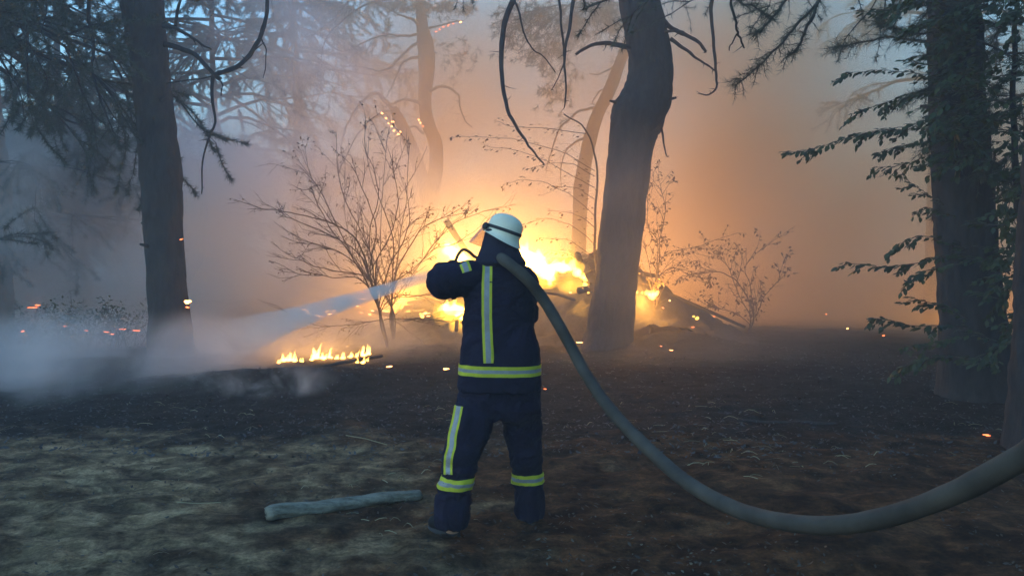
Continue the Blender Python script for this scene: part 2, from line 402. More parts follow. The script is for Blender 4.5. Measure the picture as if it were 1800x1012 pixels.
def make_trunk(name, pts, rad, parent, mat, n=20, rough=0.07, sub=10, flare=True, base_z=None):
    ctrl = [(*p, r) for p, r in zip(pts, rad)]
    ctrl.sort(key=lambda q: q[2])
    if flare:
        b = ctrl[0]; gz = ground_h(b[0], b[1])
        ctrl = [(b[0], b[1], gz - 0.25, b[3] * 1.35), (b[0], b[1], gz + 0.05, b[3] * 1.15)] + [c for c in ctrl if c[2] > gz + 0.3]
    path = smooth_path(ctrl, sub)
    if n < 18:
        mb = MB().tube([p[:3] for p in path], [max(0.01, p[3]) for p in path], n, rough, 4.0, seed=ctrl[0][0] * 3)
        return mb.build(name, mat, parent)
    # big trunks: ridged plates of bark as geometry
    dense = []
    for a, b_ in zip(path[:-1], path[1:]):
        k = max(1, int(abs(b_[2] - a[2]) / 0.045)) if a[2] < 9 else 1
        dense += [a + (b_ - a) * (i / k) for i in range(k)]
    dense.append(path[-1]); sd = ctrl[0][0] * 3
    mb = MB().tube([p[:3] for p in dense], [max(0.01, p[3]) for p in dense], 56, rough, 4.0, seed=sd)
    ax = dense
    for i in range(len(mb.v)):
        c = Vector(ax[i // 56][:3]); v = mb.v[i]; d = (v - c); r = d.length; d.normalize(); an = (i % 56) / 56 * 6.2832
        q = Vector((math.cos(an) * 3.2 * max(r, .2) * 4, math.sin(an) * 3.2 * max(r, .2) * 4, v.z * 2.4 + sd))
        rg = abs(noise.noise(q)) + 0.5 * abs(noise.noise(q * 2.3))
        mb.v[i] = v + d * (min(rg, 0.42) * 0.075 - 0.018)
    for _ in range(9):          # knots and broken stubs
        i = int(random.Random(sd + _).uniform(0.12, 0.8) * len(dense)); c = Vector(dense[i][:3]); r = dense[i][3]; a = random.Random(sd + _ * 7).uniform(0, 6.28)
        d = Vector((math.cos(a), math.sin(a), 0.2)); mb.tube([c + d * r * .7, c + d * (r + .03), c + d * (r + random.Random(_).uniform(.05, .16))], [.05, .035, .02], 7, .2, 9)
    return mb.build(name, mat, parent)

def wiggle(pts, sub, amp, seed):
    out = smooth_path([(*p,) for p in pts], sub)
    o2 = []
    for i, p in enumerate(out):
        q = Vector(p[:3]); k = min(1, i / 3) * amp
        q += Vector((noise.noise(Vector((i * 0.45, seed, 0))), noise.noise(Vector((i * 0.45, seed, 9))), noise.noise(Vector((i * 0.45, seed, 20))))) * k
        o2.append(q)
    return o2

def twigs_along(mb, path, r0, rng, count, length, tips=None, down=0.3, n=4):
    for _ in range(count):
        i = rng.randrange(max(1, len(path) // 5), len(path)); p = path[i]
        d = Vector((rng.uniform(-1, 1), rng.uniform(-1, 1), rng.uniform(-0.8 - down, 0.7))).normalized()
        L = length * rng.uniform(0.35, 1); q = [p]
        for k in range(4):
            d = (d + Vector((rng.uniform(-1, 1), rng.uniform(-1, 1), rng.uniform(-1, 0.8))) * 0.28).normalized()
            q.append(q[-1] + d * L / 4)
        mb.tube(q, [r0, r0 * 0.8, r0 * 0.6, r0 * 0.4, r0 * 0.2], n)
        if tips is not None: tips.append((q[-1], d)); tips.append((q[-2], d))

def branch_px(tree, pts, Y, r0, r1, seed=1, amp=0.02, twig=0, twl=0.3, n=7, mat='bark', dY=0.0):
    rng = random.Random(seed)
    W = [tuple(P(px, py, Y + dY * i / max(1, len(pts) - 1))) for i, (px, py) in enumerate(pts)]
    path = wiggle(W, 5, amp, seed * 1.7)
    mb = MB(); rr = [r0 + (r1 - r0) * (i / (len(path) - 1)) ** 0.8 for i in range(len(path))]
    rr = [r * (1 + 0.25 * max(0, noise.noise(Vector((i * 0.8, seed, 4))))) for i, r in enumerate(rr)]
    mb.tube(path, rr, n)
    if twig: twigs_along(mb, path, max(0.003, r1 * 0.8), rng, twig, twl)
    return mb.build('branch', M[mat], tree)

def needles_np(tips, per, length, width, seed):
    rng = np.random.RandomState(seed); T = len(tips)
    p = np.array([list(t[0]) for t in tips], dtype=np.float32); d = np.array([list(t[1]) for t in tips], dtype=np.float32)
    p = np.repeat(p, per, 0); d = np.repeat(d, per, 0); n = T * per
    rnd = rng.normal(size=(n, 3)).astype(np.float32); dirn = d * 0.55 + rnd * 0.55
    dirn /= np.linalg.norm(dirn, axis=1, keepdims=True) + 1e-6
    L = length * (0.6 + 0.6 * rng.rand(n, 1)); st = p + d * (rng.rand(n, 1) - 0.7) * length * 1.1
    side = np.cross(dirn, rng.normal(size=(n, 3))); side /= np.linalg.norm(side, axis=1, keepdims=True) + 1e-6
    v = np.empty((n, 3, 3), dtype=np.float32)
    v[:, 0] = st - side * width / 2; v[:, 1] = st + side * width / 2; v[:, 2] = st + dirn * L
    return v.reshape(-1, 3), np.arange(n * 3).reshape(-1, 3)

def grow(mb, tips, p, d, L, r, level, rng, droop=0.05, seg=5, kids=4):
    pts = [p]; rr = [r]
    for k in range(seg):
        d = (d + Vector((rng.uniform(-1, 1), rng.uniform(-1, 1), rng.uniform(-1, 1))) * 0.22 + Vector((0, 0, -droop))).normalized()
        pts.append(pts[-1] + d * L / seg); rr.append(r * (1 - 0.75 * (k + 1) / seg))
        if level == 0 : tips.append((pts[-1], d))
    mb.tube(pts, rr, 6 if level > 1 else 3, cap=level > 1)
    if level > 0:
        for _ in range(kids):
            i = rng.randrange(1, len(pts)); dd = (d + Vector((rng.uniform(-1, 1), rng.uniform(-1, 1), rng.uniform(-0.6, 0.6))) * 0.9).normalized()
            grow(mb, tips, pts[i], dd, L * rng.uniform(0.35, 0.55), max(0.004, r * 0.45), level - 1, rng, droop, seg, kids)
    else: tips.append((pts[-1], d))

def crown(tree, base, height, radius, nb, rng, per=26, nl=0.11, nw=0.008, droop=0.08, kids=5, taper=0.6, aim=None, mat='needle', az=None):
    """main boughs as parts plus one mass of needles"""
    tips = []
    for i in range(nb):
        mb = MB(); t = (i + 0.5) / nb
        z = base.z + height * t; a = rng.uniform(0, 6.283) if az is None else rng.uniform(*az)
        L = radius * (1 - taper * t) * rng.uniform(0.7, 1.1)
        d = Vector((math.cos(a), math.sin(a), rng.uniform(-0.15, 0.35))).normalized()
        grow(mb, tips, Vector((base.x, base.y, z)), d, L, 0.05 * (1 - 0.5 * t) + 0.015, 2, rng, droop, 5, kids)
        mb.build('bough', M['bark'], tree)
    v, f = needles_np(tips, per, nl, nw, rng.randrange(9999))
    tag(link('crown', np_mesh('crown', v, f), M[mat], tree), kind='stuff')

# --- left foreground pine
t1 = tag(empty('pine_tree', P(300, 628, 13.4)), 'tall straight dark pine trunk rising out of the blue smoke, glowing ember on its bark', 'tree')
p_, r_ = trunk_path([(628, 268, 334), (500, 262, 326), (400, 255, 318), (300, 248, 316), (200, 241, 303), (100, 231, 292), (0, 214, 283), (-120, 200, 265), (-330, 190, 245)], 13.4)
make_trunk('trunk', p_, r_, t1, M['bark'])
branch_px(t1, [(288, 78), (315, 85), (345, 98), (375, 130), (388, 138)], 13.3, 0.050, 0.028, 2)
branch_px(t1, [(378, 132), (425, 112), (455, 70), (468, 30), (470, -20)], 13.3, 0.042, 0.03, 3, twig=5)
branch_px(t1, [(375, 132), (373, 170), (378, 215), (358, 270), (354, 340)], 13.3, 0.034, 0.010, 4, twig=6, twl=0.3)
branch_px(t1, [(380, 136), (390, 148), (388, 168)], 13.3, 0.02, 0.008, 5)
branch_px(t1, [(286, 46), (305, 48), (330, 62), (350, 75), (372, 88)], 13.2, 0.045, 0.012, 6, twig=6, twl=0.3)
branch_px(t1, [(308, 47), (312, 20), (322, -20)], 13.2, 0.03, 0.02, 7)
branch_px(t1, [(460, 70), (468, 95), (463, 138)], 13.2, 0.014, 0.007, 8, twig=2)
branch_px(t1, [(292, 146), (330, 142), (375, 134)], 13.3, 0.014, 0.012, 9)
branch_px(t1, [(262, -60), (180, -40), (155, 10), (165, 80), (163, 130), (190, 210), (205, 240)], 12.8, 0.05, 0.008, 10, twig=12, twl=0.5)
crown(t1, P(228, -130, 13.4), 4.0, 3.4, 16, random.Random(11), per=16, kids=4)

# --- central bent pine
t2 = tag(empty('pine_tree', P(1070, 613, 14.8)), 'thick bent pine trunk with bare broken branches, just right of the person and hose', 'tree')
p_, r_ = trunk_path([(613, 1031, 1108), (500, 1045, 1119), (400, 1055, 1130), (300, 1067, 1142), (240, 1072, 1152), (205, 1076, 1168), (180, 1090, 1176), (140, 1104, 1183), (100, 1107, 1180), (50, 1098, 1170), (0, 1090, 1158), (-80, 1085, 1150), (-250, 1120, 1180), (-420, 1130, 1170)], 14.8)
make_trunk('trunk', p_, r_, t2, M['bark'], n=24)
branch_px(t2, [(1112, 86), (1085, 79), (1060, 76), (1035, 82), (1012, 96)], 14.7, 0.055, 0.024, 21, amp=0.01, twig=2, twl=0.2)
branch_px(t2, [(1165, 35), (1180, 50), (1205, 62), (1230, 78), (1242, 92)], 14.6, 0.05, 0.024, 22, twig=3, twl=0.15)
branch_px(t2, [(1168, 56), (1188, 55), (1204, 57)], 14.5, 0.03, 0.012, 23)
branch_px(t2, [(1178, 68), (1205, 88), (1232, 108), (1258, 125)], 14.6, 0.04, 0.012, 24, twig=6, twl=0.2)
branch_px(t2, [(1162, 215), (1165, 240), (1170, 268), (1176, 276)], 14.7, 0.028, 0.008, 25, twig=2, twl=0.12)
branch_px(t2, [(1108, -90), (1000, -170), (925, -100), (905, -10), (885, 50), (882, 120), (892, 190), (915, 235), (935, 262), (957, 290)], 13.8, 0.085, 0.012, 26, amp=0.03, twig=6, twl=0.3)
branch_px(t2, [(903, 0), (912, 20), (920, 55), (935, 85), (955, 100), (976, 127)], 13.8, 0.022, 0.008, 27, twig=5, twl=0.2)
branch_px(t2, [(1100, -60), (1030, -70), (1012, -20), (1000, 50), (992, 105), (995, 150), (992, 190)], 13.9, 0.055, 0.010, 28, twig=8, twl=0.2)
branch_px(t2, [(1012, -80), (985, -40), (985, 20), (990, 70), (992, 105)], 13.9, 0.03, 0.016, 29, twig=4, twl=0.2)
branch_px(t2, [(992, 110), (982, 135), (970, 158)], 13.9, 0.014, 0.006, 30, twig=2, twl=0.1)
branch_px(t2, [(1160, -60), (1230, -90), (1252, -20), (1250, 20), (1255, 80), (1258, 130), (1260, 150), (1250, 165), (1232, 166)], 14.0, 0.05, 0.010, 31, twig=14, twl=0.16)
crown(t2, P(1140, -170, 14.8), 3.5, 4.0, 16, random.Random(12), per=16, kids=4)

# --- right foreground pine, close
t3 = tag(empty('pine_tree', P(1720, 700, 9.4)), 'broad dark pine trunk at the right, half hidden by leafy branches', 'tree')
p_, r_ = trunk_path([(705, 1660, 1782), (600, 1657, 1766), (500, 1654, 1752), (400, 1648, 1745), (300, 1644, 1737), (200, 1640, 1728), (100, 1638, 1722), (0, 1636, 1716), (-200, 1634, 1706), (-500, 1640, 1700), (-800, 1645, 1690)], 9.4)
make_trunk('trunk', p_, r_, t3, M['bark'], n=24)

# --- nearest trunk, at the right edge of the frame
t4 = tag(empty('pine_tree', P(1850, 800, 6.8)), 'almost black trunk at the far right edge, low down beside the broad trunk', 'tree')
p_, r_ = trunk_path([(800, 1786, 1925), (600, 1790, 1915), (450, 1797, 1912), (300, 1808, 1916), (0, 1835, 1930), (-300, 1850, 1930), (-700, 1860, 1930), (-1200, 1860, 1910)], 6.8)
make_trunk('trunk', p_, r_, t4, M['bark'], n=22)

# --- reddish trunk at the left edge
t5 = tag(empty('pine_tree', P(-2, 600, 16)), 'reddish slim pine trunk at the left edge against blue smoke', 'tree')
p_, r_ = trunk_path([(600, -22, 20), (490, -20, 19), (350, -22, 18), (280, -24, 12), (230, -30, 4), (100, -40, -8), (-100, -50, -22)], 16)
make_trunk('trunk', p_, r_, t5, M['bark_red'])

# --- forked tree deep in the orange smoke
t6 = tag(empty('pine_tree', P(752, 560, 23)), 'forked pale tree in the orange smoke above the shrub, embers along its branches', 'tree')
p_, r_ = trunk_path([(560, 735, 768), (450, 740, 770), (360, 742, 770), (300, 753, 778), (255, 754, 778), (220, 742, 765), (180, 736, 758), (120, 736, 764), (80, 734, 762), (40, 732, 752), (-30, 730, 748), (-160, 735, 748)], 23)
make_trunk('trunk', p_, r_, t6, M['bark'], n=14)
p2, r2 = trunk_path([(400, 745, 762), (330, 736, 757), (290, 724, 746), (250, 708, 730), (215, 694, 714), (190, 684, 698)], 22.8)
ctrl = smooth_path([(*a, b) for a, b in zip(p2, r2)], 6)
MB().tube([c[:3] for c in ctrl], [c[3] for c in ctrl], 12, 0.06, 4).build('fork', M['bark'], t6)
for k, (pts, r0, tw) in enumerate([
    ([(690, 192), (665, 165), (640, 175), (615, 210), (600, 260), (598, 340)], 0.07, 9),
    ([(684, 195), (650, 215), (625, 240), (608, 280)], 0.05, 7),
    ([(740, 182), (715, 175), (690, 182), (672, 188)], 0.06, 7),
    ([(740, 100), (710, 110), (690, 150), (680, 170)], 0.05, 6),
    ([(738, 72), (715, 90), (680, 122), (650, 122), (630, 116), (600, 116)], 0.045, 9),
    ([(755, 160), (780, 152), (805, 168), (812, 200), (830, 225)], 0.05, 10),
    ([(738, 45), (720, 32), (700, 25), (660, 0)], 0.05, 10),
    ([(755, 50), (775, 45), (800, 38), (810, 38)], 0.035, 6),
    ([(745, 235), (725, 222), (705, 235), (690, 250)], 0.04, 4),
    ([(738, 60), (705, 64), (670, 62), (600, 90), (560, 60)], 0.04, 12),
    ([(738, -20), (650, -30), (590, 30), (545, 65), (520, 60)], 0.05, 14),
    ([(735, -10), (640, 10), (580, 60), (560, 120), (555, 160)], 0.04, 14)]):
    branch_px(t6, pts, 22.9, r0 * 1.05, 0.010, 60 + k, amp=0.05, twig=tw, twl=0.75, dY=-0.4)
rng = random.Random(66)
tips = []
for (cx, cy, sx, sy, n) in [(625, 88, 22, 16, 34), (622, 112, 10, 14, 14), (565, 45, 30, 26, 50), (590, 15, 40, 16, 50), (690, 10, 30, 18, 60), (735, 12, 40, 14, 60), (780, 15, 26, 14, 50), (820, 18, 16, 14, 36), (680, 45, 8, 18, 18), (560, 130, 24, 34, 50), (800, 100, 40, 34, 40)]:
    for _ in range(n):
        d = Vector((rng.uniform(-1, 1), rng.uniform(-1, 1), rng.uniform(-1, 0.4))).normalized()
        tips.append((P(cx + rng.gauss(0, sx * 0.5), cy + rng.gauss(0, sy * 0.5), 22.4 + rng.uniform(-0.6, 0.6)), d))
v, f = needles_np(tips, 22, 0.17, 0.013, 5); tag(link('crown', np_mesh('crown', v, f), M['needle'], t6), kind='stuff')

# --- leaning tree behind the bent pine
t7 = tag(empty('pine_tree', P(1012, 560, 21.3)), 'slanting hazy trunk just behind and left of the thick bent pine', 'tree')
p_, r_ = trunk_path([(560, 1000, 1030), (450, 1004, 1030), (340, 1008, 1034), (290, 1015, 1040), (240, 1026, 1050), (200, 1040, 1062), (160, 1060, 1082), (110, 1080, 1100), (60, 1098, 1116), (0, 1108, 1124), (-150, 1120, 1135)], 21.3)
make_trunk('trunk', p_, r_, t7, M['bark'], n=14)
for k, (pts, r0, tw) in enumerate([
    ([(1045, 190), (1020, 195), (985, 225), (968, 270), (960, 300)], 0.045, 16),
    ([(1035, 240), (1010, 250), (990, 275), (985, 330)], 0.04, 12),
    ([(1085, 110), (1060, 128), (1035, 130)], 0.03, 5),
    ([(1065, 155), (1050, 165), (1040, 185)], 0.03, 5),
    ([(1100, 50), (1050, 20), (980, 10), (900, 30)], 0.05, 20),
    ([(1105, 0), (1040, -10), (960, 40), (910, 90)], 0.05, 20)]):
    branch_px(t7, pts, 21.3, r0, 0.010, 80 + k, amp=0.05, twig=tw, twl=0.6)
rng = random.Random(67); tips = []
for (cx, cy, sx, sy, n) in [(930, 30, 50, 26, 170), (1010, 45, 55, 34, 200), (1060, 20, 40, 24, 110), (960, 90, 44, 28, 120), (1075, 50, 16, 30, 40), (900, 60, 30, 30, 60), (980, 165, 30, 40, 60)]:
    for _ in range(n):
        d = Vector((rng.uniform(-1, 0.2), rng.uniform(-1, 1), rng.uniform(-1.2, 0.1))).normalized()
        tips.append((P(cx + rng.gauss(0, sx * 0.55), cy + rng.gauss(0, sy * 0.6), 21.0 + rng.uniform(-0.8, 0.8)), d))
v, f = needles_np(tips, 22, 0.19, 0.013, 6); tag(link('crown', np_mesh('crown', v, f), M['needle'], t7), kind='stuff')

# --- pines at the left, standing in the haze, crowns reaching low
def back_pine(px, Y, w, top_py, base_py, label, seed, boughs, radius, per=18, az=None, group='hazy pines behind the smoke', lean=0, nw=0.011):
    rng = random.Random(seed)
    g = Vector((P(px, 463, Y).x, Y, 0)); t = tag(empty('pine_tree', g), label, 'tree', group)
    top = P(px, top_py, Y).z; base = P(px, base_py, Y).z
    pts = [(g.x + lean * i / 5 + rng.uniform(-0.08, 0.08), Y, top * i / 5 + 0.01) for i in range(6)]
    make_trunk('trunk', pts, [w * (1 - 0.6 * i / 5) for i in range(6)], t, M['bark'], n=12, sub=5)
    crown(t, Vector((g.x + lean * 0.6, Y, base)), top - base, radius, boughs, rng, per=per, nl=0.13, nw=nw, az=az, taper=0.45)
    return t
back_pine(-150, 13.0, 0.17, -420, 90, 'dense dark pine crown filling the top left corner', 101, 46, 4.2, per=50, az=(-1.6, 1.6))
back_pine(150, 19.0, 0.13, 205, 400, 'short young pine with low spreading crown behind the straight left trunk', 102, 56, 4.3, per=44)
back_pine(-40, 18.5, 0.13, 235, 400, 'short pine with wide crown at the far left behind the reddish trunk', 103, 50, 4.3, per=44)
back_pine(380, 24.0, 0.13, -200, 310, 'faint pine crown in haze right of the straight left trunk', 104, 60, 4.6, per=44)
back_pine(520, 27.0, 0.12, -200, 120, 'faintest pine crown at upper left, between the straight trunk and the forked tree', 105, 46, 4.0, per=40)
back_pine(1640, 22.0, 0.24, -300, 150, 'faint pine in the brown smoke behind the broad right trunk', 116, 20, 3.0, per=18)
back_pine(1900, 14.0, 0.2, -400, 250, 'dark pine beyond the right edge, its boughs showing right of the broad trunk', 117, 22, 2.4, per=22)

# the wood goes on at the right and behind the camera
def copy_tree(o, loc, rz, label):
    c = o.copy(); COL.objects.link(c); c.location = loc; c.rotation_euler.z = rz; c['label'] = label
    for ch in o.children:
        k = ch.copy(); COL.objects.link(k); k.parent = c
    return c
src = back_pine(2300, 10.0, 0.2, -900, 150, 'pine standing just outside the right side of the picture', 120, 34, 3.8, per=20)
for i, (x, y) in enumerate([(6.5, 4.5), (8.5, 0.5), (8.0, -5.5), (5.5, -9.5), (12, -8), (13.0, 7.0), (13.0, 14.0), (14, 0)]):
    copy_tree(src, (x, y, 0), i * 1.3, 'pine of the surrounding wood outside the picture, number %s beyond the edge' % 'first second third fourth fifth sixth seventh eighth'.split()[i])

for i, (x, y) in enumerate([(-17.5, 15), (-22, 22), (-16, 28), (-20, 7), (-27, 14), (21, 26)]):
    copy_tree(src, (x, y, 0), i * 1.7 + 1, 'pine farther off at the side of the wood, %s beyond the picture edge' % 'first second third fourth fifth sixth'.split()[i])

# --- leafy sprays
def leaf_quads(V, Fc, c, d, nrm, L, W):
    s = d.cross(nrm).normalized(); b = len(V)
    V.extend([c, c + d * L * 0.35 + s * W * 0.5, c + d * L * 0.75 + s * W * 0.38, c + d * L - nrm * L * 0.08, c + d * L * 0.75 - s * W * 0.38, c + d * L * 0.35 - s * W * 0.5])
    Fc.append((b, b + 1, b + 2, b + 3)); Fc.append((b, b + 3, b + 4, b + 5))

def spray(V, Fc, tw, path, rng, leafL, gap, width, r0=0.006):
    tw.tube(path, [r0 * (1 - 0.7 * i / (len(path) - 1)) for i in range(len(path))], 4)
    acc = 0
    for i in range(1, len(path)):
        seg = path[i] - path[i - 1]; L = seg.length; d = seg.normalized(); n = max(1, int(L / gap))
        t = i / len(path)
        for k in range(n):
            for sgn in (-1, 1):
                if rng.random() < 0.12: continue
                c = path[i - 1] + seg * (k + rng.random() * 0.6) / n
                off = Vector((rng.uniform(-1, 1), rng.uniform(-1, 1), rng.uniform(-1, 1)))
                ld = (d * 0.7 + Vector((0, sgn * 0.55, -0.30)) + off * 0.35).normalized()
                c2 = c + off * width * (1 - 0.7 * t)
                nr = (Vector((0.1, -0.35, 1)) + Vector((rng.uniform(-1, 1), rng.uniform(-1, 1), 0)) * 0.5).normalized()
                l = leafL * rng.uniform(0.7, 1.15)
                leaf_quads(V, Fc, c2, ld, nr, l, l * 0.55)

sap = tag(empty('beech_sapling', Vector((P(1790, 463, 8.6).x, 8.6, 0))), 'young leafy broadleaf tree reaching out left across the broad right trunk', 'tree')
rng = random.Random(31); V = []; Fc = []; tw = MB()
gx = P(1790, 463, 8.6).x
tp = [Vector(P(1790 + 10 * math.sin(i), 690 - 110 * i, 8.6)) for i in range(9)]; tp[0].z = -0.1
MB().tube([v for v in wiggle([tuple(q) for q in tp], 4, 0.04, 3)], [0.05 - 0.0011 * i for i in range(33)], 8).build('trunk', M['bark'], sap)
sprays = [
    ([(1790, 230), (1700, 225), (1640, 228), (1580, 228), (1530, 232), (1480, 246), (1430, 262), (1377, 269)], 0.022, 0.075),
    ([(1640, 228), (1600, 222), (1560, 228), (1515, 236)], 0.03, 0.07),
    ([(1760, 250), (1680, 246), (1620, 250), (1580, 258), (1542, 270)], 0.02, 0.07),
    ([(1760, 290), (1690, 268), (1640, 272), (1600, 286), (1560, 294), (1536, 295)], 0.02, 0.07),
    ([(1770, 170), (1700, 160), (1640, 162), (1590, 168), (1550, 182), (1496, 200)], 0.014, 0.065),
    ([(1640, 165), (1600, 172), (1570, 182), (1545, 196)], 0.014, 0.06),
    ([(1740, 145), (1680, 136), (1640, 132), (1600, 128), (1562, 124), (1540, 124), (1500, 128), (1484, 128)], 0.012, 0.075),
    ([(1760, 470), (1690, 450), (1640, 454), (1600, 464), (1550, 470), (1512, 464), (1490, 462)], 0.020, 0.08),
    ([(1700, 440), (1650, 420), (1610, 418), (1575, 432)], 0.016, 0.075),
    ([(1700, 460), (1650, 470), (1610, 482), (1590, 496)], 0.016, 0.075),
    ([(1750, 600), (1690, 575), (1640, 572), (1600, 572), (1560, 562), (1532, 560)], 0.018, 0.08),
    ([(1700, 560), (1660, 540), (1630, 532), (1600, 520)], 0.02, 0.075),
    ([(1700, 590), (1650, 600), (1610, 606)], 0.015, 0.075),
    ([(1750, 640), (1690, 628), (1640, 628), (1600, 640), (1578, 648)], 0.018, 0.085),
    ([(1660, 360), (1630, 342), (1600, 322), (1590, 304)], 0.006, 0.06),
    ([(1680, 380), (1650, 372), (1625, 365)], 0.012, 0.07),
    ([(1780, 330), (1770, 380), (1765, 420)], 0.03, 0.08), ([(1790, 400), (1770, 440), (1750, 450)], 0.03, 0.08),
    ([(1800, 480), (1775, 500), (1750, 540)], 0.03, 0.08), ([(1800, 560), (1780, 570), (1760, 600)], 0.03, 0.08),
    ([(1800, 300), (1770, 300), (1740, 310)], 0.03, 0.08), ([(1800, 200), (1760, 205), (1730, 230)], 0.04, 0.08),
]
for pts, wd, ll in sprays:
    n = len(pts); yy = rng.uniform(8.1, 8.7)
    W = [tuple(P(px, py, yy + (i / n) * rng.uniform(-0.1, 0.3))) for i, (px, py) in enumerate(pts)]
    path = wiggle(W, 4, 0.02, rng.random() * 50)
    bV, bF, bt = [], [], MB(); spray(bV, bF, bt, path, rng, ll * 1.12, 0.026, wd * 1.3)
    for _ in range(4):
        i = rng.randrange(len(path) // 3, len(path)); d = (path[min(i, len(path) - 1)] - path[i - 1]).normalized()
        q = [path[i]]
        for k in range(4): q.append(q[-1] + (d + Vector((0, 0, -0.5)) + Vector((rng.uniform(-.3, .3), rng.uniform(-1, 1), rng.uniform(-.4, .3)))).normalized() * 0.05)
        spray(bV, bF, bt, q, rng, ll * 1.0, 0.028, wd)
    br = bt.build('branch', M['twig'], sap); tag(link('leaves', np_mesh('leaves', [tuple(v) for v in bV], bF), M['leaf'], br), kind='stuff')
# denser masses above and right of the trunk
for (x0, x1, y0, y1, n) in [(1640, 1840, -60, 120, 75), (1650, 1840, 110, 290, 80), (1740, 1850, 300, 470, 34), (1750, 1850, 470, 640, 20), (1560, 1680, -80, 40, 20)]:
    for _ in range(n):
        px = rng.uniform(x0, x1); py = rng.uniform(y0, y1); yy = rng.uniform(7.6, 9.0)
        q = [P(px, py, yy)]; d = Vector((rng.uniform(-1, 0.3), rng.uniform(-0.6, 0.6), rng.uniform(-0.5, 0.2))).normalized()
        for k in range(5):
            d = (d + Vector((rng.uniform(-1, 1), rng.uniform(-1, 1), rng.uniform(-1, 1))) * 0.2).normalized(); q.append(q[-1] + d * 0.07)
        spray(V, Fc, tw, q, rng, 0.085, 0.030, 0.03)
tag(tw.build('twigs', M['twig'], sap), kind='stuff')
tag(link('crown', np_mesh('crown', [tuple(v) for v in V], Fc), M['leaf'], sap), kind='stuff')

# needle boughs of the right pine in front of its trunk
def needle_bough(tree, pts, Y, r0, seed, per=26, L=0.10, w=0.004, side=7, spread=0.22, dY=0.0):
    rng = random.Random(seed)
    W = [tuple(P(px, py, Y + dY * i / (len(pts) - 1))) for i, (px, py) in enumerate(pts)]
    path = wiggle(W, 5, 0.02, seed); mb = MB(); mb.tube(path, [r0 * (1 - 0.75 * i / (len(path) - 1)) for i in range(len(path))], 6)
    tips = []
    for i in range(len(path) // 4, len(path)):
        d = (path[i] - path[i - 1]).normalized(); tips.append((path[i], d))
        for _ in range(side):
            if rng.random() < 0.45: continue
            dd = (d + Vector((rng.uniform(-1, 1), rng.uniform(-1, 1), rng.uniform(-0.9, 0.6)))).normalized(); q = path[i] + dd * spread * rng.random()
            mb.tube([path[i], (path[i] + q) / 2 + Vector((0, 0, 0.01)), q], [0.004, 0.003, 0.002], 3, cap=False); tips.append((q, dd))
    b = mb.build('bough', M['twig'], tree)
    v, f = needles_np(tips, per, L, w, seed); tag(link('needles', np_mesh('needles', v, f), M['needle'], b), kind='stuff')
needle_bough(t3, [(1690, 60), (1650, 55), (1610, 60), (1575, 50), (1550, 42)], 8.9, 0.018, 201, per=24)
needle_bough(t3, [(1700, 20), (1640, 5), (1590, 8), (1545, 30)], 9.0, 0.02, 202)
needle_bough(t3, [(1690, 75), (1620, 72), (1560, 66), (1500, 78), (1470, 84)], 10.2, 0.02, 203, per=18, L=0.12)
needle_bough(t3, [(1700, 130), (1660, 140), (1620, 160), (1590, 178)], 8.7, 0.014, 204)
needle_bough(t3, [(1690, 100), (1660, 95), (1630, 98)], 8.9, 0.014, 205)
needle_bough(t3, [(1700, 210), (1660, 235), (1630, 262)], 8.8, 0.012, 206)
for k in range(16):
    x0 = 1700 + 4 * k; y0 = -40 + (k * 53) % 330
    needle_bough(t3, [(x0, y0), (x0 + random.Random(k).uniform(-70, 70), y0 + random.Random(k + 50).uniform(-20, 30)), (x0 + random.Random(k).uniform(-130, 90), y0 + 40)], 9.0 - 0.05 * k, 0.014, 210 + k, per=22)
crown(t3, P(1680, -260, 9.4), 5.0, 3.6, 22, random.Random(13), per=22, kids=5)
# near bough hanging in at the top right, belongs to the nearest trunk
for k, pts in enumerate([[(1850, -380), (1650, -260), (1500, -110), (1440, 0), (1400, 45), (1360, 90), (1325, 125), (1292, 150)],
                         [(1500, -110), (1420, -50), (1380, 5), (1345, 45), (1330, 60)],
                         [(1440, 0), (1420, 45), (1405, 80), (1385, 100)], [(1500, -110), (1400, -60), (1330, -20), (1300, 0), (1330, 15), (1352, 30)]]):
    needle_bough(t4, pts, 6.2, 0.016, 240 + k, per=16, L=0.075, w=0.003, side=4, spread=0.12, dY=-0.6)
branch_px(t4, [(1500, -110), (1380, -90), (1290, -20), (1294, 40), (1300, 65), (1308, 85)], 6.0, 0.016, 0.006, 250, twig=6, twl=0.12)
branch_px(t4, [(1296, 60), (1288, 74), (1280, 88)], 6.0, 0.007, 0.004, 251)
crown(t4, P(1840, -500, 6.8), 4.0, 3.6, 20, random.Random(14), per=24, kids=5)

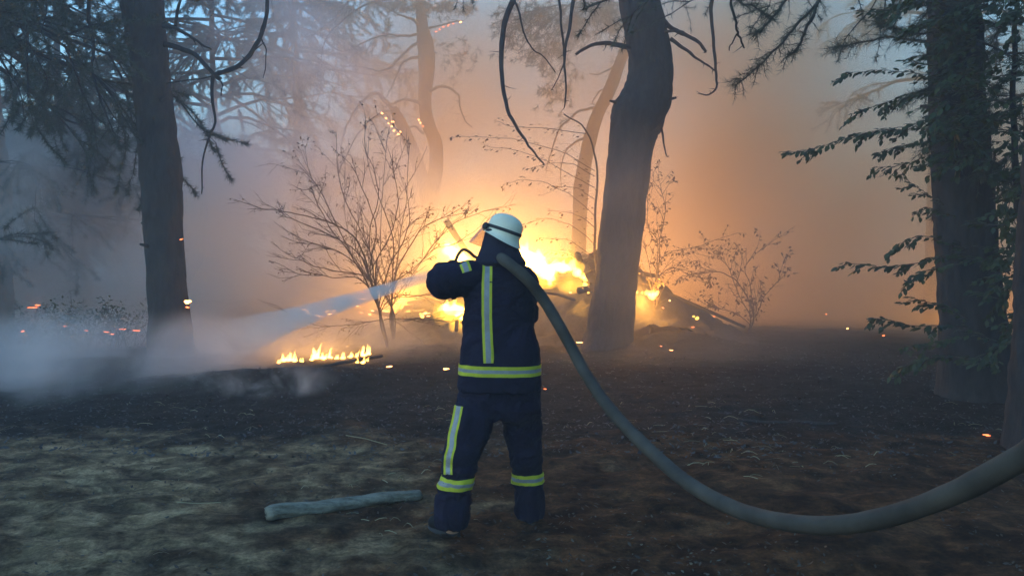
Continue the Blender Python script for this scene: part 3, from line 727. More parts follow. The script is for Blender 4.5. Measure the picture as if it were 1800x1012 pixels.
# ------------------------------------------------------------------ shrubs
def shrub(base_px, Y, stems, label, seed, r0, leafy=0, leafL=0.06, tw_level=2, mat='twig', leafmat='leaf_dry', name='bare_shrub'):
    rng = random.Random(seed); b = P(*base_px, Y); b.z = ground_h(b.x, b.y) - 0.05
    t = tag(empty(name, b), label, 'shrub'); V = []; Fc = []
    for si, (pts, rr) in enumerate(stems):
        mb = MB(); W = [tuple(b)] + [tuple(P(px, py, Y + rng.uniform(-0.4, 0.4))) for px, py in pts] if si == 0 or pts[0] is not None else []
        path = wiggle(W, 5, 0.03, seed + si * 3.1); n = len(path)
        mb.tube(path, [rr * 0.56 * (1 - 0.85 * i / n) + 0.003 for i in range(n)], 6)
        for _ in range(12):
            i = rng.randrange(n // 4, n); d = (path[i] - path[i - 1]).normalized()
            d = (d + Vector((rng.uniform(-1, 1), rng.uniform(-1, 1), rng.uniform(-0.5, 0.6))) * 0.7).normalized(); q = [path[i]]; L = rng.uniform(0.25, 0.8)
            for k in range(5):
                d = (d + Vector((rng.uniform(-1, 1), rng.uniform(-1, 1), rng.uniform(-1, 1))) * 0.16).normalized(); q.append(q[-1] + d * L / 5)
            mb.tube(q, [rr * 0.2 * (1 - 0.16 * k) + 0.002 for k in range(6)], 4, cap=False)
            for _2 in range(3):
                j = rng.randrange(1, 6); d2 = (d + Vector((rng.uniform(-1, 1), rng.uniform(-1, 1), rng.uniform(-0.6, 0.6))) * 0.8).normalized(); q2 = [q[j]]
                for k in range(3): d2 = (d2 + Vector((rng.uniform(-1, 1), rng.uniform(-1, 1), rng.uniform(-1, 1))) * 0.2).normalized(); q2.append(q2[-1] + d2 * L * 0.15)
                mb.tube(q2, [0.004, 0.0035, 0.003, 0.002], 3, cap=False)
                if rng.random() < leafy:
                    for e in q2[1:]:
                        dd = Vector((rng.uniform(-1, 1), rng.uniform(-1, 1), rng.uniform(-1, 0.2))).normalized()
                        leaf_quads(V, Fc, e, dd, Vector((rng.uniform(-1, 1), rng.uniform(-1, 1), 1)).normalized(), leafL * rng.uniform(0.6, 1.1), leafL * 0.5)
        mb.build('stem', M[mat], t)
    if V: tag(link('leaves', np_mesh('leaves', [tuple(v) for v in V], Fc), M[leafmat], t), kind='stuff')
    return t

hub = (672, 560); h2 = (655, 500); h3 = (648, 440)
shrub((683, 610), 14.6, [
    ([(668, 550), (650, 490), (632, 430), (600, 400), (560, 385), (500, 372), (462, 368)], 0.032),
    ([(668, 550), (648, 480), (625, 440), (570, 408), (520, 388), (490, 376)], 0.022),
    ([(668, 550), (648, 490), (600, 478), (560, 470), (525, 455), (518, 452)], 0.02),
    ([(668, 550), (640, 495), (600, 488), (560, 484), (517, 480)], 0.018),
    ([(668, 550), (650, 480), (660, 400), (640, 340), (625, 300)], 0.024),
    ([(668, 550), (660, 470), (690, 400), (700, 340), (690, 300)], 0.022),
    ([(668, 550), (680, 480), (710, 420), (720, 380), (712, 320)], 0.022),
    ([(668, 550), (655, 470), (650, 400), (665, 350), (655, 290)], 0.022),
    ([(668, 552), (690, 500), (730, 470), (760, 440), (800, 430)], 0.018),
    ([(668, 552), (700, 520), (740, 520), (780, 512)], 0.016),
    ([(668, 550), (630, 470), (590, 440), (550, 428), (520, 420)], 0.018),
    ([(668, 550), (625, 460), (580, 400), (555, 350), (545, 330)], 0.018),
    ([(672, 565), (640, 568), (600, 572), (565, 575), (538, 577)], 0.016),
    ([(672, 565), (700, 560), (740, 565), (790, 570)], 0.014),
], 'bare spreading shrub left of the person, backlit by flames', 41, 0.03, leafy=0.35, leafL=0.05)
shrub((692, 600), 15.8, [
    ([(688, 540), (700, 470), (745, 400), (790, 380)], 0.03), ([(688, 540), (670, 450), (670, 380), (680, 250)], 0.028),
    ([(688, 540), (700, 440), (715, 340), (718, 240)], 0.028), ([(688, 540), (650, 440), (600, 330), (590, 230)], 0.028),
    ([(688, 540), (620, 450), (560, 330), (520, 290)], 0.026), ([(688, 540), (690, 420), (650, 300), (640, 220)], 0.026),
    ([(688, 540), (640, 460), (610, 400), (605, 300)], 0.022), ([(688, 540), (740, 460), (790, 400), (850, 370)], 0.02)],
    'hazy taller shrub behind the bare one, thin upright stems with a few leaves', 42, 0.03, leafy=0.5, leafL=0.08)
shrub((1310, 604), 17.8, [
    ([(1325, 560), (1312, 520), (1290, 490), (1262, 478), (1232, 478), (1200, 486)], 0.030), ([(1320, 560), (1300, 520), (1280, 470), (1265, 455)], 0.02),
    ([(1325, 560), (1318, 500), (1310, 470), (1330, 445)], 0.018), ([(1322, 570), (1345, 520), (1372, 490)], 0.016),
    ([(1318, 570), (1290, 550), (1250, 540), (1215, 545)], 0.014)],
    'faint leafy shrub in orange smoke right of the bent pine', 43, 0.02, leafy=0.8, leafL=0.10)
shrub((1140, 600), 16.3, [
    ([(1150, 540), (1158, 470), (1160, 420), (1170, 370), (1160, 330)], 0.02), ([(1150, 530), (1160, 460), (1190, 440), (1240, 432)], 0.014),
    ([(1150, 530), (1140, 460), (1130, 420)], 0.014), ([(1152, 500), (1180, 470), (1200, 478), (1230, 488)], 0.014), ([(1156, 440), (1140, 400), (1138, 340)], 0.012)],
    'thin sapling with small leaves close against the right side of the bent pine', 44, 0.02, leafy=0.9, leafL=0.085)
# drooping leafy boughs above the fire
sp = tag(empty('drooping_sapling', P(1040, 600, 16.2)), 'slender sapling with drooping leafy twigs above the main flames', 'tree')
rng = random.Random(77); V = []; Fc = []; tw = MB()
stem = wiggle([tuple(P(x, y, 16.2)) for x, y in [(1048, 612), (1050, 500), (1045, 400), (1050, 300), (1030, 230), (990, 200)]], 5, 0.03, 8)
MB().tube(stem, [0.035 - 0.0009 * i for i in range(len(stem))], 7).build('trunk', M['twig'], sp)
for pts in [[(1045, 300), (980, 265), (900, 245), (820, 240), (790, 242)], [(1045, 330), (990, 300), (930, 270), (860, 258), (850, 250)], [(1030, 235), (950, 225), (900, 222), (868, 212)],
            [(1045, 380), (1000, 340), (950, 320), (900, 318), (880, 330)], [(1045, 430), (1010, 400), (970, 385), (930, 390), (915, 405)], [(1048, 460), (1015, 430), (980, 420), (940, 420)],
            [(1045, 350), (1010, 330), (980, 330), (950, 345)], [(1047, 480), (1020, 455), (990, 445), (965, 440)], [(1045, 400), (1020, 380), (1000, 375), (960, 370)], [(1045, 310), (1010, 290), (960, 290), (920, 300)]]:
    path = wiggle([tuple(P(x, y, 16.2 + rng.uniform(-0.4, 0.2))) for x, y in pts], 4, 0.05, rng.random() * 40)
    V = []; Fc = []; tw = MB(); spray(V, Fc, tw, path, rng, 0.085, 0.10, 0.12, r0=0.008)
    br = tw.build('branch', M['twig'], sp); tag(link('leaves', np_mesh('leaves', [tuple(v) for v in V], Fc), M['leaf_dry'], br), kind='stuff')

# low bushes in the blue smoke
for i, (px, py, Y, h, w, lab) in enumerate([(50, 575, 15.5, 0.85, 0.7, 'low bushy scrub at far left in blue smoke, embers in front'), (175, 578, 15.0, 0.95, 0.9, 'wider low scrub bush just left of the straight trunk in smoke'), (395, 560, 18.5, 0.6, 0.9, 'faint low scrub right of the straight trunk')]):
    b = P(px, py, Y); b.z = 0; t = tag(empty('scrub_bush', b), lab, 'bush'); rg = random.Random(300 + i); mb = MB(); V = []; Fc = []; tips = []
    for k in range(34):
        d = Vector((rg.uniform(-1, 1), rg.uniform(-1, 1), rg.uniform(0.5, 1.4))).normalized(); p0 = b + Vector((rg.uniform(-w, w) * 0.7, rg.uniform(-w, w) * 0.6, -0.03)); q = [p0]
        for j in range(5): d = (d + Vector((rg.uniform(-1, 1), rg.uniform(-1, 1), rg.uniform(-1, 1))) * 0.25).normalized(); q.append(q[-1] + d * h * rg.uniform(0.12, 0.27))
        mb.tube(q, [0.012, 0.010, 0.008, 0.006, 0.005, 0.003], 4, cap=False)
        for e in q[2:]:
            for _ in range(9):
                leaf_quads(V, Fc, e + Vector((rg.gauss(0, .07), rg.gauss(0, .07), rg.gauss(0, .06))), Vector((rg.uniform(-1, 1), rg.uniform(-1, 1), rg.uniform(-.6, .6))).normalized(), Vector((rg.uniform(-.6, .6), rg.uniform(-.6, .6), 1)).normalized(), 0.07, 0.04)
    tag(mb.build('stems', M['twig'], t), kind='stuff'); tag(link('foliage', np_mesh('foliage', [tuple(v) for v in V], Fc), M['leaf'], t), kind='stuff')

# ------------------------------------------------------------------ fallen wood
def log(name, a, b, r, label, cat, mat='plank', n=14, seed=0, flat=0.8, half=False):
    a = Vector(a); b = Vector(b); k = 40
    path = [a.lerp(b, i / k) + Vector((0, 0, 0.014 * noise.noise(Vector((i * 0.12, seed, 0))))) for i in range(k + 1)]
    rr = [r * (1.06 - .22 * i / k) * (1 + 0.07 * noise.noise(Vector((i * 0.25, seed, 3)))) * (.86 if i in (0, k) else 1) for i in range(k + 1)]
    mb = MB().tube(path, rr, 26, 0.05, 12, seed=seed, flat=flat)
    ax = (b - a).normalized()
    for i in range(len(mb.v)):      # long drying cracks and splintered ends
        an = (i % 26) / 26 * 6.2832; row = i // 26; c = path[row]; d = mb.v[i] - c
        g = abs(noise.noise(Vector((math.cos(an) * 2.6, math.sin(an) * 2.6, row * 0.05 + seed))))
        mb.v[i] = c + d * (1 - .30 * max(0, .16 - g) / .16)
        if row in (0, 1, k - 1, k): mb.v[i] += ax * .02 * noise.noise(Vector((math.cos(an) * 3, math.sin(an) * 3, seed + 5)))
    o = mb.build(name, M[mat]); rebase(o, (a + b) / 2); tag(o, label, cat); return o
a = P(468, 903, 4.93); a.z = ground_h(a.x, a.y) + 0.03; b = P(738, 876, 5.40); b.z = ground_h(b.x, b.y) + 0.022
log('wooden_post', a, b, 0.062, 'short pale weathered post lying on the ground left of the person', 'post', flat=0.75)
a = P(485, 643, 12.3); a.z = 0.10; b = P(668, 626, 12.7); b.z = 0.20
log('burning_branch', P(540, 648, 12.0) * 1.0, P(672, 625, 12.4), 0.035, 'charred branch lying in front of the small low flames, left of the person', 'branch', 'char')
log('charred_log', P(1290, 742, 8.1), P(1470, 745, 8.0), 0.035, 'thin dark log on burnt ground between hose and broad right trunk', 'log', 'char')
a = P(312, 894, 5.15); a.z = ground_h(a.x, a.y) + 0.03; b = P(388, 893, 5.15); b.z = ground_h(b.x, b.y) + 0.04
o = MB().tube(wiggle([tuple(a), tuple(a.lerp(b, .5) + Vector((0, 0, -.006))), tuple(b)], 4, 0.004, 3), 0.003, 5).build('straw_stalk', M['straw']); rebase(o, (a + b) / 2); tag(o, 'single pale straw stalk on the ground left of the fallen post', 'stalk')
a = P(608, 766, 7.2); a.z = ground_h(a.x, a.y) + 0.04; b = P(680, 784, 6.8); b.z = ground_h(b.x, b.y) + 0.04
o = MB().tube([a, a.lerp(b, .5) + Vector((0, 0, .01)), b], 0.004, 5).build('straw_stalk', M['straw']); rebase(o, (a + b) / 2); tag(o, 'long pale straw stalk slanting on the burnt edge left of the trousers', 'stalk')
# leaning posts in the fire
log('leaning_post', P(784, 388, 16.6), P(838, 470, 17.0), 0.085, 'charred post leaning right out of the fire, behind the raised elbow', 'post', 'char', flat=0.6)

# ------------------------------------------------------------------ burning brush pile
pile = tag(empty('brush_pile', Vector((0.9, 17.2, 0))), 'large heap of burning logs and brush behind the person', 'brush pile')
def pile_h(x, y):
    u = (x - 0.9) / 3.4; v_ = (y - 17.6) / 1.9
    e = math.exp(-(u * u) * 1.6 - v_ * v_ * 1.4) * 1.35 + max(0, min(1, (5.1 - x) / 2.7)) * max(0, min(1, (x - 0.5) / 1.5)) * 1.0 * math.exp(-((y - 16.8) / 1.3) ** 2) + 0.25 * math.exp(-((x + 2.6) / 1.4) ** 2 - v_ * v_)
    return e * (1 + 0.25 * noise.noise(Vector((x * 1.5, y * 1.5, 0)))) + 0.10 * noise.fractal(Vector((x * 4, y * 4, 2)), 1, 2, 3)
xs = np.linspace(-4.5, 7, 130); ys = np.linspace(15.0, 20.5, 60)
v = [(x, y, ground_h(x, y) - 0.08 + pile_h(x, y)) for y in ys for x in xs]
ii = np.arange(59)[:, None] * 130 + np.arange(129)[None, :]
link('ash_heap', np_mesh('ash_heap', v, np.stack([ii, ii + 1, ii + 131, ii + 130], -1).reshape(-1, 4), True), M['char'], pile)
rng = random.Random(88)
for k in range(90):
    x = rng.gauss(0.2, 1.3); y = rng.uniform(16.0, 18.4); z = ground_h(x, y) + pile_h(x, y)
    an = rng.uniform(0, math.pi); L = rng.uniform(0.4, 1.5); tl = rng.uniform(-0.45, 0.55)
    d = Vector((math.cos(an), math.sin(an) * 0.6, tl)).normalized() * L / 2; c = Vector((x, y, z + 0.02)); r = rng.uniform(0.02, 0.08)
    pts = [c - d, c - d * 0.4 + Vector((0, 0, rng.uniform(0, .1))), c + d * 0.4 + Vector((0, 0, rng.uniform(0, .1))), c + d]
    MB().tube(pts, [r, r, r * 0.85, r * 0.6], 7, 0.1, 8, seed=k).build('log', M['char'], pile)
# long slanted trunk on the right flank of the heap
MB().tube([P(1108, 500, 16.6), P(1170, 515, 16.4), P(1230, 540, 16.2), P(1310, 575, 16.0)], [0.05, 0.05, 0.04, 0.03], 8, 0.1, 6).build('log', M['char'], pile)

def fire(label, blobs, Y, voxel, mat='flame', power=0, depth=0.5, jag=0.5, seed=0, tongues=2, group=None, lamp_at=None, cat='flame', lr=0.2):
    rng = random.Random(seed); mb = MB(); k = Y / F; cx = sum(b[0] for b in blobs) / len(blobs); cy = max(b[1] for b in blobs)
    for px, py, r in blobs:
        c = P(px, py, Y + rng.uniform(-0.2, 0.2)); sm = mat == 'flame_small'; mb.ball(c, r * k, (1.1, depth + 0.3, rng.uniform(0.3, 0.5) if sm else rng.uniform(0.75, 1.0)), 10, 7)
        for _ in range(tongues):
            h = r * k * (rng.uniform(1.2, 3.4) if sm else rng.uniform(1.3, 2.1)); o = Vector((rng.uniform(-0.7, 0.7) * r * k, rng.uniform(-.2, .2) * r * k, 0)); lean = rng.uniform(-0.1, 0.5) * h
            h *= (1 if not sm else rng.choice([.5, .8, 1, 1.35])); mb.tube([c + o, c + o + Vector((lean * 0.2, 0, h * 0.4)), c + o + Vector((lean * 0.6, 0, h * 0.75)), c + o + Vector((lean, 0, h))], [r * k * 0.5, r * k * 0.38, r * k * 0.2, r * k * 0.04], 7)
    me = fuse(mb, 'flame', voxel, 0)
    q = len(me.vertices); co = np.empty(q * 3, np.float32); me.vertices.foreach_get('co', co); co = co.reshape(-1, 3)
    for i in range(q):
        v = Vector(co[i]); a = jag * voxel * 2.2
        co[i] += np.array(noise.noise_vector(v * (0.22 / voxel))) * a + np.array(noise.noise_vector(v * (0.6 / voxel))) * a * 0.35
    me.vertices.foreach_set('co', co.ravel()); me.update()
    o = link('flame', me, M[mat]); base = P(cx, cy, Y); rebase(o, base); tag(o, label, cat, group)
    if power:
        for (lx, ly, share) in (lamp_at or [(cx, cy - 6, 1)]):
            ld = bpy.data.lights.new('fire_light', 'POINT'); ld.energy = power * share * PW; ld.color = (1, 0.43, 0.07); ld.shadow_soft_size = lr
            lo = bpy.data.objects.new('fire_light', ld); COL.objects.link(lo); lo.parent = o; lo.location = P(lx, ly, Y + 0.7) - base
    return o
PW = 0.70
fire('largest white hot flame sweeping right from behind the neck over the heap', [(890, 440, 16), (908, 447, 17), (925, 457, 18), (943, 468, 18), (958, 478, 15), (968, 488, 9), (966, 499, 6), (975, 470, 12), (990, 470, 11), (1003, 470, 10), (1014, 478, 9), (1024, 486, 7), (1029, 491, 5), (950, 455, 10)], 15.9, 0.035, seed=1, power=190, lamp_at=[(915, 448, .4), (985, 468, .35), (960, 430, .25)], lr=0.35)
M['flame_glow'] = mat_flame('flame_glow', (1, 0.46, 0.04), 1.5)  # weak emission volumes that imitate the yellow glow around the flames
fire('yellow glow added as a faint envelope around the white hot flame', [(915, 440, 24), (940, 450, 24), (965, 455, 22), (990, 462, 20), (1010, 470, 18), (930, 470, 20), (960, 490, 22), (1000, 500, 18), (1020, 500, 16), (1020, 555, 20), (1000, 560, 16)], 16.1, 0.05, mat='flame_glow', seed=31, tongues=2, depth=.8)
fire('yellow glow added as a faint envelope below the raised arm', [(800, 548, 26), (780, 552, 20), (820, 560, 24), (810, 575, 20)], 16.0, 0.05, mat='flame_glow', seed=32, tongues=2, depth=.8)
fire('yellow glow added as a faint envelope above the raised elbow', [(792, 440, 20), (806, 450, 20), (820, 460, 20)], 16.4, 0.05, mat='flame_glow', seed=33, tongues=2, depth=.8)
fire('small flickering flames at the lower right end of the big flame', [(1028, 500, 5), (1034, 507, 4), (1035, 515, 3), (1024, 507, 3)], 15.7, 0.022, seed=2)
fire('bright low flame beside the foot of the bent trunk, left side', [(1005, 566, 8), (1012, 560, 9), (1020, 553, 8), (1029, 549, 7), (1014, 539, 5), (1006, 542, 3)], 16.3, 0.028, seed=3, power=180)
fire('flame licking up under the leaning post, above the raised elbow', [(786, 432, 8), (792, 440, 10), (800, 450, 11), (810, 455, 9), (820, 455, 9), (783, 442, 7)], 16.6, 0.03, seed=4, power=80)
fire('bright flame glowing under the raised arm', [(812, 552, 13), (802, 545, 14), (792, 545, 12), (780, 541, 7), (772, 545, 4), (818, 560, 10)], 16.2, 0.03, seed=5, power=120)
fire('tiny flame left of the flame under the raised arm', [(742, 556, 4), (740, 552, 3), (748, 550, 3)], 15.8, 0.02, seed=6)
fire('flame on the right flank of the heap just right of the bent trunk', [(1118, 513, 4), (1128, 514, 4), (1138, 516, 6), (1147, 520, 8), (1155, 515, 5)], 15.0, 0.024, seed=7, power=160)
fire('small separate flame further down the right flank of the heap', [(1220, 556, 3), (1226, 559, 4)], 14.9, 0.016, seed=8, tongues=1)
fire('yellow spot of flame between the jacket and the hose', [(934, 548, 4), (936, 541, 3)], 16.3, 0.02, seed=9)
fire('low row of orange flames on the ground left of the person', [(490, 637, 4), (497, 634, 6), (507, 633, 6), (518, 634, 5), (530, 635, 4), (548, 632, 5), (556, 628, 7), (568, 629, 6), (580, 628, 6), (592, 629, 5), (603, 629, 5), (615, 627, 5), (627, 626, 4), (640, 624, 6), (648, 622, 5)], 12.6, 0.011, mat='flame_small', seed=10, power=35, tongues=3, lamp_at=[(505, 628, .35), (570, 624, .35), (630, 620, .3)], depth=0.3, lr=0.1)
fire('short flame just behind the end of the charred branch', [(628, 637, 4), (638, 637, 5), (646, 634, 4)], 12.1, 0.016, mat='flame_small', seed=11)

fire('added flames hidden straight behind the bent trunk to spread orange glow in the smoke', [(1055, 480, 10), (1068, 476, 11), (1080, 482, 9)], 24.0, 0.05, seed=22, power=900)  # added fire, hidden by the trunk; its lamp makes the smoke glow orange
fire('added flames hidden behind the broad right trunk to warm the brown smoke', [(1692, 560, 10), (1704, 556, 12), (1716, 560, 9)], 21.0, 0.05, seed=24, power=260)  # added fire out of sight behind the trunk, lights the smoke at right
fire('added flames deep behind the bare shrub to spread the glow leftward in smoke', [(690, 530, 6), (702, 528, 7), (714, 532, 6)], 23.0, 0.05, seed=23, power=1250)  # added deep fire, its strong lamp carries the orange glow to the left
# embers
rng = random.Random(5)
def ember(px, py, Y, w, label, h=None, hot=False, group='glowing embers'):
    k = Y / F; c = P(px, py, Y); mb = MB(); h = h or 2.0
    for _ in range(2 + int(w > 6)):
        mb.ball(c + Vector((rng.uniform(-.3, .3) * w * k, rng.uniform(-.03, .03), rng.uniform(-.3, .3) * h * k)), w * k * 0.38, (1, 0.7, min(1, h / w)), 7, 5)
    o = mb.build('ember', M['ember_hot' if hot else 'ember']); rebase(o, c); tag(o, label, 'ember', group)
E = [(57, 541, 15, 14, 0), (66, 536, 15, 9, 0), (40, 582, 13.5, 7, 0), (112, 573, 15, 7, 0), (150, 581, 14.5, 6, 0), (190, 583, 14.5, 12, 0), (198, 587, 14.3, 8, 0), (215, 578, 14.8, 14, 0), (238, 581, 14.8, 12, 0),
     (350, 683, 10.5, 9, 0), (318, 421, 13.0, 6, 0), (785, 648, 11.3, 10, 1), (750, 664, 10.8, 7, 0), (715, 655, 11, 8, 0), (690, 662, 11, 7, 0), (683, 644, 11.8, 10, 1), (742, 672, 10.3, 6, 0), (958, 684, 9.8, 6, 0),
     (1180, 616, 13.8, 11, 1), (1162, 608, 14, 4, 0), (1018, 602, 14.6, 12, 1), (1108, 601, 14.6, 5, 0), (1124, 597, 14.8, 5, 0), (1410, 664, 11, 3, 0), (1386, 692, 9.8, 3, 1), (1514, 693, 9.6, 5, 1), (1575, 698, 9.4, 5, 0), (1736, 764, 7.4, 12, 0),
     (1150, 694, 9.6, 6, 0), (1490, 577, 12, 3, 1), (1452, 552, 12.5, 3, 0), (1554, 590, 12, 5, 0),
     (1178, 528, 15.2, 4, 1), (1166, 541, 15.2, 5, 0), (1218, 575, 14.8, 5, 0), (1256, 556, 15.0, 4, 0), (1003, 514, 16.2, 5, 1), (1036, 520, 16.3, 4, 1)]
for (px, py, Y, w, hot) in E:
    where = 'in the blue smoke left of the straight trunk' if px < 260 else 'on the burnt ground' if py > 590 else 'in the orange smoke right of the bent trunk' if px > 1100 else 'among the heap near the flames'
    ember(px, py, Y, w, 'small glowing ember ' + where, hot=bool(hot), group='embers ' + where)
for i, (x0, x1, y0, y1) in enumerate([(540, 700, 538, 552), (600, 700, 512, 530), (520, 600, 540, 556), (640, 760, 545, 562)]):
    for _ in range(6):
        ember(rng.uniform(x0, x1), rng.uniform(y0, y1), 16.6 + rng.uniform(-.5, .5), rng.uniform(5, 14), 'orange ember behind the bare shrub, %s cluster' % ['middle', 'upper', 'left', 'right'][i], h=1.3, hot=rng.random() < 0.7, group='ember streaks behind the bare shrub')
for i, (px, py) in enumerate([(672, 200), (678, 208), (682, 216), (688, 222), (693, 230), (700, 236), (703, 231), (690, 215)]):
    ember(px, py, 22.0, 5, 'ember string burning on a limb left of the forked tree', h=3.5, hot=True, group='embers on the left limb of the forked tree')
for i, (px, py) in enumerate([(736, 211), (740, 216), (744, 222)]):
    ember(px, py, 22.2, 4, 'short ember string on the fork of the hazy tree', h=4, hot=(i < 2), group='embers on the fork')
for i, (px, py) in enumerate([(765, 56), (772, 52), (780, 48), (788, 45), (796, 42), (809, 40)]):
    ember(px, py, 22.2, 5, 'ember string on the upper right branch of the forked tree', h=3, hot=(i == 5), group='embers on the upper branch')
ember(329, 530, 13.0, 11, 'larger bright ember on the right edge of the straight trunk', h=6, hot=True, group=None)
ember(330, 540, 13.0, 6, 'small dim ember below the bright one on the straight trunk', h=4, group=None)

# ------------------------------------------------------------------ firefighter
DY = 4.62
def Q(px, py, dy=0.0): return P(px, py, DY + dy)
man = tag(empty('person', Vector((Q(865, 940).x, DY + 0.12, 0))), 'person seen from behind in navy suit with yellow stripes and pale helmet, spraying water', 'person')
TD = 0.12                                   # torso stands this far behind the near foot

def ring(py, xl, xr, dep, dy, n=28, sq=2.4, lean=0.0):
    a = Q(xl, py, dy); b = Q(xr, py, dy); c = (a + b) / 2; hw = (b.x - a.x) / 2; out = []
    for k in range(n):
        t = 2 * math.pi * k / n; cs, sn = math.cos(t), math.sin(t)
        x = hw * math.copysign(abs(cs) ** (2 / sq), cs); y = dep * math.copysign(abs(sn) ** (2 / sq), sn)
        out.append(c + Vector((x, y, lean * cs)))
    return out

# jacket -----------------------------------------------------------
jb = MB()
jb.loft([ring(686, 805, 951, .150, TD), ring(672, 804, 951, .152, TD), ring(648, 806, 948, .148, TD), ring(610, 809, 945, .142, TD), ring(570, 814, 939, .138, TD), ring(530, 817, 937, .135, TD),
         ring(500, 820, 936, .130, TD + .01), ring(482, 826, 932, .118, TD + .02), ring(466, 838, 922, .098, TD + .03), ring(452, 850, 910, .078, TD + .04), ring(440, 855, 905, .068, TD + .05)])
# left sleeve: shoulder -> elbow out to the left -> forearm forwards
def tubep(mb, pts, n=16, **kw):
    p = smooth_path([(*a, r) for a, r in pts], 6); mb.tube([q[:3] for q in p], [q[3] for q in p], n, **kw)
EL = Q(781, 497, .07)
LW = Q(800, 476, .36)                        # left wrist
tubep(jb, [(Q(850, 486, TD), .085), (Q(828, 486, TD - .02), .098), (Q(803, 492, TD - .04), .102), (Q(782, 495, .06), .105), (Q(778, 496, .12), .096)])
tubep(jb, [(Q(779, 495, .06), .102), (Q(781, 490, .16), .086), (Q(790, 482, .27), .072), (LW, .062)])
jb.ball(Q(774, 497, .06), .085, (0.95, 1.0, 1.1)); jb.ball(Q(776, 474, .13), .050); jb.ball(Q(796, 470, .12), .050)
# right sleeve in front of the body
RE = Q(925, 560, .36); RW = Q(868, 520, .52)
tubep(jb, [(Q(912, 486, TD + .02), .090), (Q(922, 500, TD + .08), .088), (Q(926, 535, TD + .18), .078), (RE, .070)])
tubep(jb, [(RE, .070), (Q(905, 545, .45), .064), (RW, .056)])
jme = fuse(jb, 'jacket', 0.011, 5)
def crease(me, amp, seed, zs=1.0, f1=7, f2=17, mask=None):
    n = len(me.vertices); co = np.empty(n * 3, np.float32); no = np.empty(n * 3, np.float32)
    me.vertices.foreach_get('co', co); me.vertices.foreach_get('normal', no); co = co.reshape(-1, 3); no = no.reshape(-1, 3)
    for i in range(n):
        v = Vector(co[i]); w = noise.noise_vector(v * 3.0 + Vector((seed, 0, 0))) * 0.35
        a = noise.noise(Vector(((v.x + w.x) * f1 * 0.8, (v.y + w.y) * f1 * 0.8, (v.z + w.z) * f1 * zs + seed)))
        b = 1 - abs(noise.noise(Vector(((v.x + w.x) * f2 * 0.7, (v.y + w.y) * f2 * 0.7, (v.z + w.z) * f2 * zs + seed * 2))))
        co[i] += no[i] * amp * (a * 0.8 + (b - 0.7) * 0.9)
    me.vertices.foreach_set('co', co.ravel()); me.update()
crease(jme, 0.019, 3.0, 0.9)
jacket = link('jacket', jme, M['cloth'], man)
jb2 = MB(); tubep(jb2, [(Q(846, 447, TD + .05) , .012), (Q(862, 458, TD - .055), .014), (Q(880, 462, TD - .07), .015), (Q(900, 458, TD - .055), .014), (Q(914, 448, TD + .05), .012)], n=10)
jb2.build('collar', M['cloth_flap'], jacket)

# trousers ---------------------------------------------------------
tb = MB()
tb.loft([ring(664, 812, 944, .125, TD), ring(690, 806, 950, .135, TD), ring(715, 800, 952, .130, TD), ring(735, 800, 950, .10, TD)])
FL, FR = -0.02, 0.23
tubep(tb, [(Q(842, 700, TD), .118), (Q(832, 735, .09), .125), (Q(822, 765, .06), .118), (Q(809, 805, .02), .108), (Q(804, 838, .0), .096), (Q(798, 870, -.01), .105), (Q(795, 900, FL), .106), (Q(794, 925, FL), .098)], n=20)
tubep(tb, [(Q(912, 700, TD), .118), (Q(917, 735, .16), .118), (Q(920, 765, .18), .112), (Q(925, 805, .20), .100), (Q(927, 838, .21), .094), (Q(930, 870, .22), .098), (Q(931, 895, FR), .098), (Q(931, 908, FR), .09)], n=20)
tme = fuse(tb, 'trousers', 0.011, 5); crease(tme, 0.021, 8.0, 1.6)
trousers = link('trousers', tme, M['cloth'], man)

# body under the clothes, one continuous surface with head and face ---
HR = Matrix.Rotation(R(19), 3, 'Y') @ Matrix.Rotation(R(52), 3, 'Z')
HC = Q(878, 424, TD + .06)
bb = MB()
bb.loft([ring(700, 820, 938, .10, TD), ring(640, 825, 932, .10, TD), ring(560, 828, 926, .105, TD), ring(500, 832, 924, .10, TD + .02), ring(478, 842, 916, .075, TD + .03), ring(462, 860, 900, .055, TD + .05)])
tubep(bb, [(Q(880, 470, TD + .05), .062), (Q(879, 445, TD + .06), .058), (HC, .06)])
bb.ball(HC + HR @ Vector((0, 0, .01)), .098, (0.80, 0.98, 1.12), 20, 14, rot=HR)
bb.ball(HC + HR @ Vector((0, .045, -.055)), .058, (0.95, 1.0, 0.95), 14, 10, rot=HR)     # jaw
tubep(bb, [(HC + HR @ Vector((0, .090, .015)), .010), (HC + HR @ Vector((0, .106, -.012)), .013), (HC + HR @ Vector((0, .112, -.024)), .014), (HC + HR @ Vector((0, .096, -.034)), .010)], n=10)  # nose
bb.ball(HC + HR @ Vector((0, .097, -.053)), .014, (1.6, 0.8, 0.5), rot=HR); bb.ball(HC + HR @ Vector((0, .095, -.064)), .014, (1.5, 0.8, 0.55), rot=HR)  # lips
bb.ball(HC + HR @ Vector((0, .088, -.088)), .024, rot=HR)                                # chin
for s in (-1, 1):
    bb.ball(HC + HR @ Vector((s * .034, .084, .022)), .018, (1.3, 0.6, 0.5), rot=HR)      # brow
    bb.ball(HC + HR @ Vector((s * .078, -.005, -.008)), .026, (0.4, 0.8, 1.2), rot=HR)    # ear
tubep(bb, [(Q(838, 488, TD), .060), (Q(805, 494, TD - .04), .052), (Q(781, 497, .07), .044), (Q(790, 484, .25), .036), (LW, .028), (LW.lerp(Q(806, 474, .43), .6), .028)])
